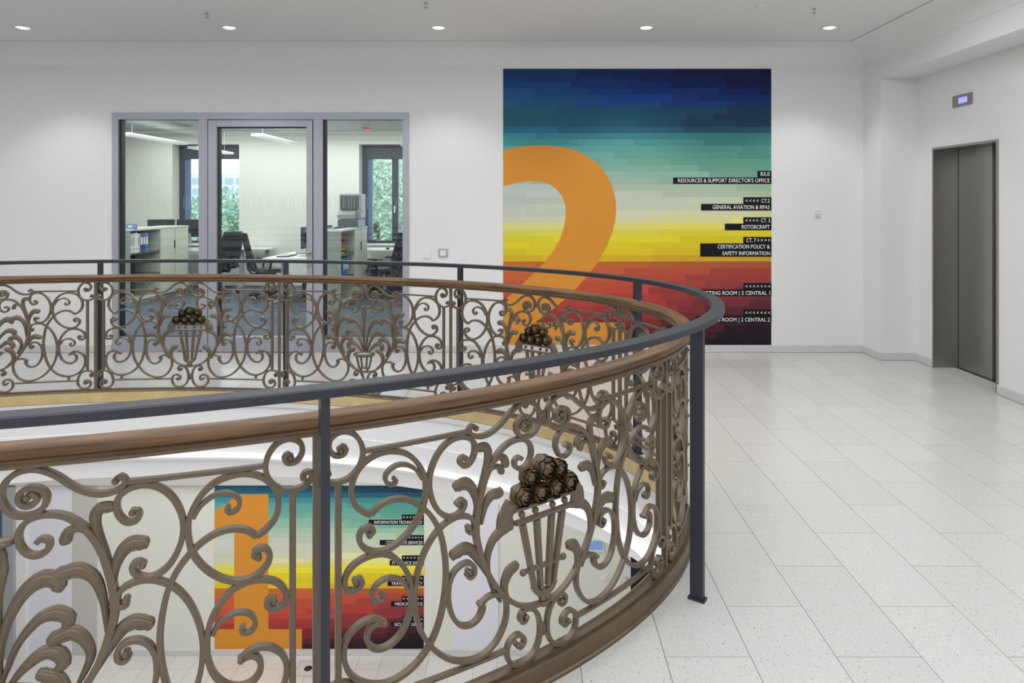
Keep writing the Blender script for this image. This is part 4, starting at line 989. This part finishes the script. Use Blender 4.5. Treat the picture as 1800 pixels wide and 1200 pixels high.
MB().lathe([(.001, 0), (.035, .0), (.034, .018), (.018, .034), (.001, .038)], (-2.62, 12.55, .74), 14).build('mouse_shell', M['black'], ms, smooth=60)
bt = empty('bottle', (-2.98, 12.5, .74), 'small dark bottle at the left end of the desk below the right window', 'bottle')
MB().lathe([(.001, 0), (.035, 0), (.035, .14), (.014, .17), (.014, .20)], (-3.05, 12.5, .74), 16).build('bottle_body', M['black'], bt, smooth=40); MB().lathe([(.016, .2), (.016, .22), (.001, .22)], (-3.05, 12.5, .74), 12).build('bottle_cap', M['greyp'], bt)
pc = empty('computer_tower', (-3.45, 10.75, 0), 'dark computer tower under the desk behind the glass door', 'computer')
B('case', M['machine_d'], -3.55, -3.36, 10.62, 11.05, 0, .45, pc, .006); B('front_panel', M['black'], -3.54, -3.37, 10.612, 10.622, .02, .43, pc)
dp = empty('drawer_unit', (-2.5, 12.7, 0), 'dark low drawer unit under the desk below the right window', 'drawer unit')
B('unit_body', M['black'], -3.0, -2.05, 12.45, 12.95, 0, .48, dp, .004)
for i in range(2): B('drawer', M['winframe'], -2.99+.47*i, -2.53+.47*i, 12.435, 12.45, .03, .45, dp)
# spiral cable
cb = MB().tube([(-5.93+.022*cos(i*.9), 12.3+.022*sin(i*.9), .72-i*.0062) for i in range(0, 90)], .008, 6).build('spiral_cable', M['black'], smooth=60); tag(cb, 'black spiral cable hanging from the desk beside the left cabinet', 'cable')

def chair(x, y, rz, label):
    e = empty('office_chair', (0, 0, 0), label, 'chair', 'black mesh task chairs')
    def cushion(name, w0, d0, z0, t, m):
        rg = []
        for i in range(9):
            a = -1+2*i/8; wd = w0*(1-.10*a*a); 
            rg.append([(xx*wd/2, a*d0/2, z0+zz*t+.025*(abs(a)**3)*(1 if a < 0 else -1)) for xx, zz in ((-1, .2), (-.93, .9), (-.5, 1), (.5, 1), (.93, .9), (1, .2), (.8, 0), (-.8, 0))])
        return MB().rings(rg).build(name, m, e, smooth=50)
    cushion('seat', .48, .48, .43, .07, M['black'])
    # back: curved mesh shell leaning back, front is +y
    rg = []
    for i in range(11):
        t = i/10; z = .50+.60*t; yb = -.25-.05*sin(t*pi*.9)-.10*t*t*1.4; wd = .42*(1-.25*(t-.35)**2*2)
        rg.append([(wd/2*c, yb+.05*c*c, z) for c in (-1, -.6, -.2, .2, .6, 1)]+[(wd/2*c, yb+.05*c*c-.028, z) for c in (1, .6, .2, -.2, -.6, -1)])
    MB().rings(rg).build('backrest', M['mesh'], e, smooth=50)
    MB().tube([(0, -.10, .42), (0, -.24, .40), (0, -.31, .50), (0, -.33, .72)], .022, 8).build('back_support', M['black'], e, smooth=50)
    for s_ in (-1, 1):
        a = MB().tube([(s_*.27, -.02, .44), (s_*.29, -.02, .52), (s_*.29, -.0, .64)], .018, 8).build('armrest', M['black'], e, smooth=50)
        B('arm_pad', M['black'], s_*.29-.035, s_*.29+.035, -.12, .14, .64, .665, a, .008)
    MB().tube([(0, 0, .09), (0, 0, .26)], .028, 12).tube([(0, 0, .26), (0, 0, .43)], .016, 12).build('gas_column', M['chrome'], e, smooth=50)
    B('mechanism', M['black'], -.09, .09, -.14, .12, .385, .43, e, .01)
    st = MB()
    for k in range(5):
        a = k*2*pi/5+.3; st.tube([(0, 0, .10), (.16*cos(a), .16*sin(a), .095), (.29*cos(a), .29*sin(a), .075)], .02, 8, [.03, .022, .016])
    st.build('star_base', M['black'], e, smooth=50)
    for k in range(5):
        a = k*2*pi/5+.3; c = Vector((.29*cos(a), .29*sin(a), .03)); p = Vector((-sin(a), cos(a), 0))
        MB().tube([c-p*.028, c-p*.006], .03, 12).tube([c+p*.006, c+p*.028], .03, 12).tube([c+Vector((0, 0, .0)), c+Vector((0, 0, .05))], .009, 6).build('caster', M['black'], e, smooth=50)
    e.location = (x, y, 0); e.rotation_euler = (0, 0, rz); return e
chair(-5.45, 12.0, R(58), 'black task chair facing left, leftmost of the pair behind the glass door')
chair(-4.42, 11.5, R(-58), 'black task chair facing right towards the desk behind the glass door')
chair(-2.48, 11.6, R(72), 'black task chair facing left behind the right pane')


def lamp(x, y0, y1, z, label):
    e = empty('pendant_lamp', (x, (y0+y1)/2, z), label, 'lamp', 'long pendant lamps in the office')
    MB().rings([[(x-.09, y, z+.005), (x-.08, y, z-.02), (x+.08, y, z-.02), (x+.09, y, z+.005), (x+.07, y, z+.02), (x-.07, y, z+.02)] for y in (y0, y1)]).build('lamp_housing', M['lampw'], e)
    B('diffuser', M['lampe'], x-.07, x+.07, y0+.02, y1-.02, z-.022, z-.02, e)
    top = lambda yy: 2.75 if yy < 10.9 else 2.95
    for yy in (y0+.2, y1-.2): MB().tube([(x, yy, z+.03), (x, yy, top(yy))], .003, 5).build('suspension_wire', M['greyp'], e)
lamp(-5.6, 9.4, 11.0, 2.55, 'long white pendant lamp behind the left pane')
lamp(-5.62, 11.35, 12.75, 2.52, 'far white pendant lamp in front of the left window head')
lamp(-3.82, 9.55, 11.0, 2.55, 'white pendant lamp seen through the glass door')
lamp(-2.05, 11.2, 12.7, 2.55, 'white pendant lamp behind the right pane, cut by the frame')
sd = empty('smoke_detector', (-2.46, 10.25, 2.75), 'red round alarm detector on the office ceiling behind the right pane', 'smoke detector')
MB().lathe([(.05, 2.75), (.055, 2.74), (.055, 2.725)], (-2.46, 10.25, 0), 20).build('mount_ring', M['white'], sd, smooth=40)
MB().lathe([(.055, 2.728), (.06, 2.70), (.045, 2.67), (.001, 2.665)], (-2.46, 10.25, 0), 20).build('alarm_body', M['red'], sd, smooth=40)

# ------------------------------------------------------------------ outside: trees and a far building
def tree(x, y, z, r, n, m, label, seed):
    rn = random.Random(seed); e = empty('tree', (x, y, -9), label, 'tree', 'leafy trees outside the office windows')
    blobs = [(x+rn.uniform(-1, 1)*r*.75, y+rn.uniform(-.6, .6)*r, z+rn.uniform(-1, 1)*r*.8, r*rn.uniform(.28, .5)) for _ in range(22)]
    mb = MB()
    for i in range(n):
        bx_, by_, bz_, br = rn.choice(blobs); a = rn.random()*2*pi; c = rn.uniform(-1, 1); q = math.sqrt(1-c*c); rr = br*rn.uniform(.75, 1.08)
        p = Vector((bx_+rr*q*cos(a), by_+rr*q*sin(a), bz_+rr*c)); u = Vector((rn.uniform(-1, 1), rn.uniform(-1, 1), rn.uniform(-1, 1))).normalized(); v = u.orthogonal().normalized(); s_ = rn.uniform(.05, .11)
        n0 = len(mb.v); mb.v += [tuple(p-u*s_), tuple(p+v*s_*.5), tuple(p+u*s_), tuple(p-v*s_*.5)]; mb.f.append((n0, n0+1, n0+2, n0+3))
    tag(mb.build('foliage', m, e), kind='stuff')
    MB().tube([(x, y, -9), (x+.1, y, -4), (x, y, z)], .2, 8, [.3, .22, .1]).build('trunk', M['bark'], e, smooth=50)
tree(-9.6, 24, -.6, 2.4, 14000, M['leafg'], 'green tree outside the left office window, seen through the door pane', 1)
tree(-15.2, 31, -2.8, 2.6, 9000, M['leafg2'], 'pale lower tree outside the left office window', 2)
tree(-5.2, 23, 1.0, 3.4, 26000, M['leafg2'], 'tall leafy tree filling the right office window', 3)
tree(-4.6, 31, -.2, 3.6, 9000, M['leafg'], 'darker tree behind the tall one at the right office window', 4)
bd = empty('building', (-29, 62, -12), 'far pale office block with a window grid beyond the trees', 'building')
B('block', M['bldg'], -36, -22, 62, 74, -12, 4.2, bd)
for i in range(14):
    for j in range(7): B('window', M['bldgw'], -35.7+i, -35.0+i, 61.93, 62.0, -2.3+.93*j, -1.75+.93*j, bd)
struct('ground', mat('outside_ground', (.12, .2, .08), .9), [(-80, 60, 14.5, 120, -12.2, -12)])
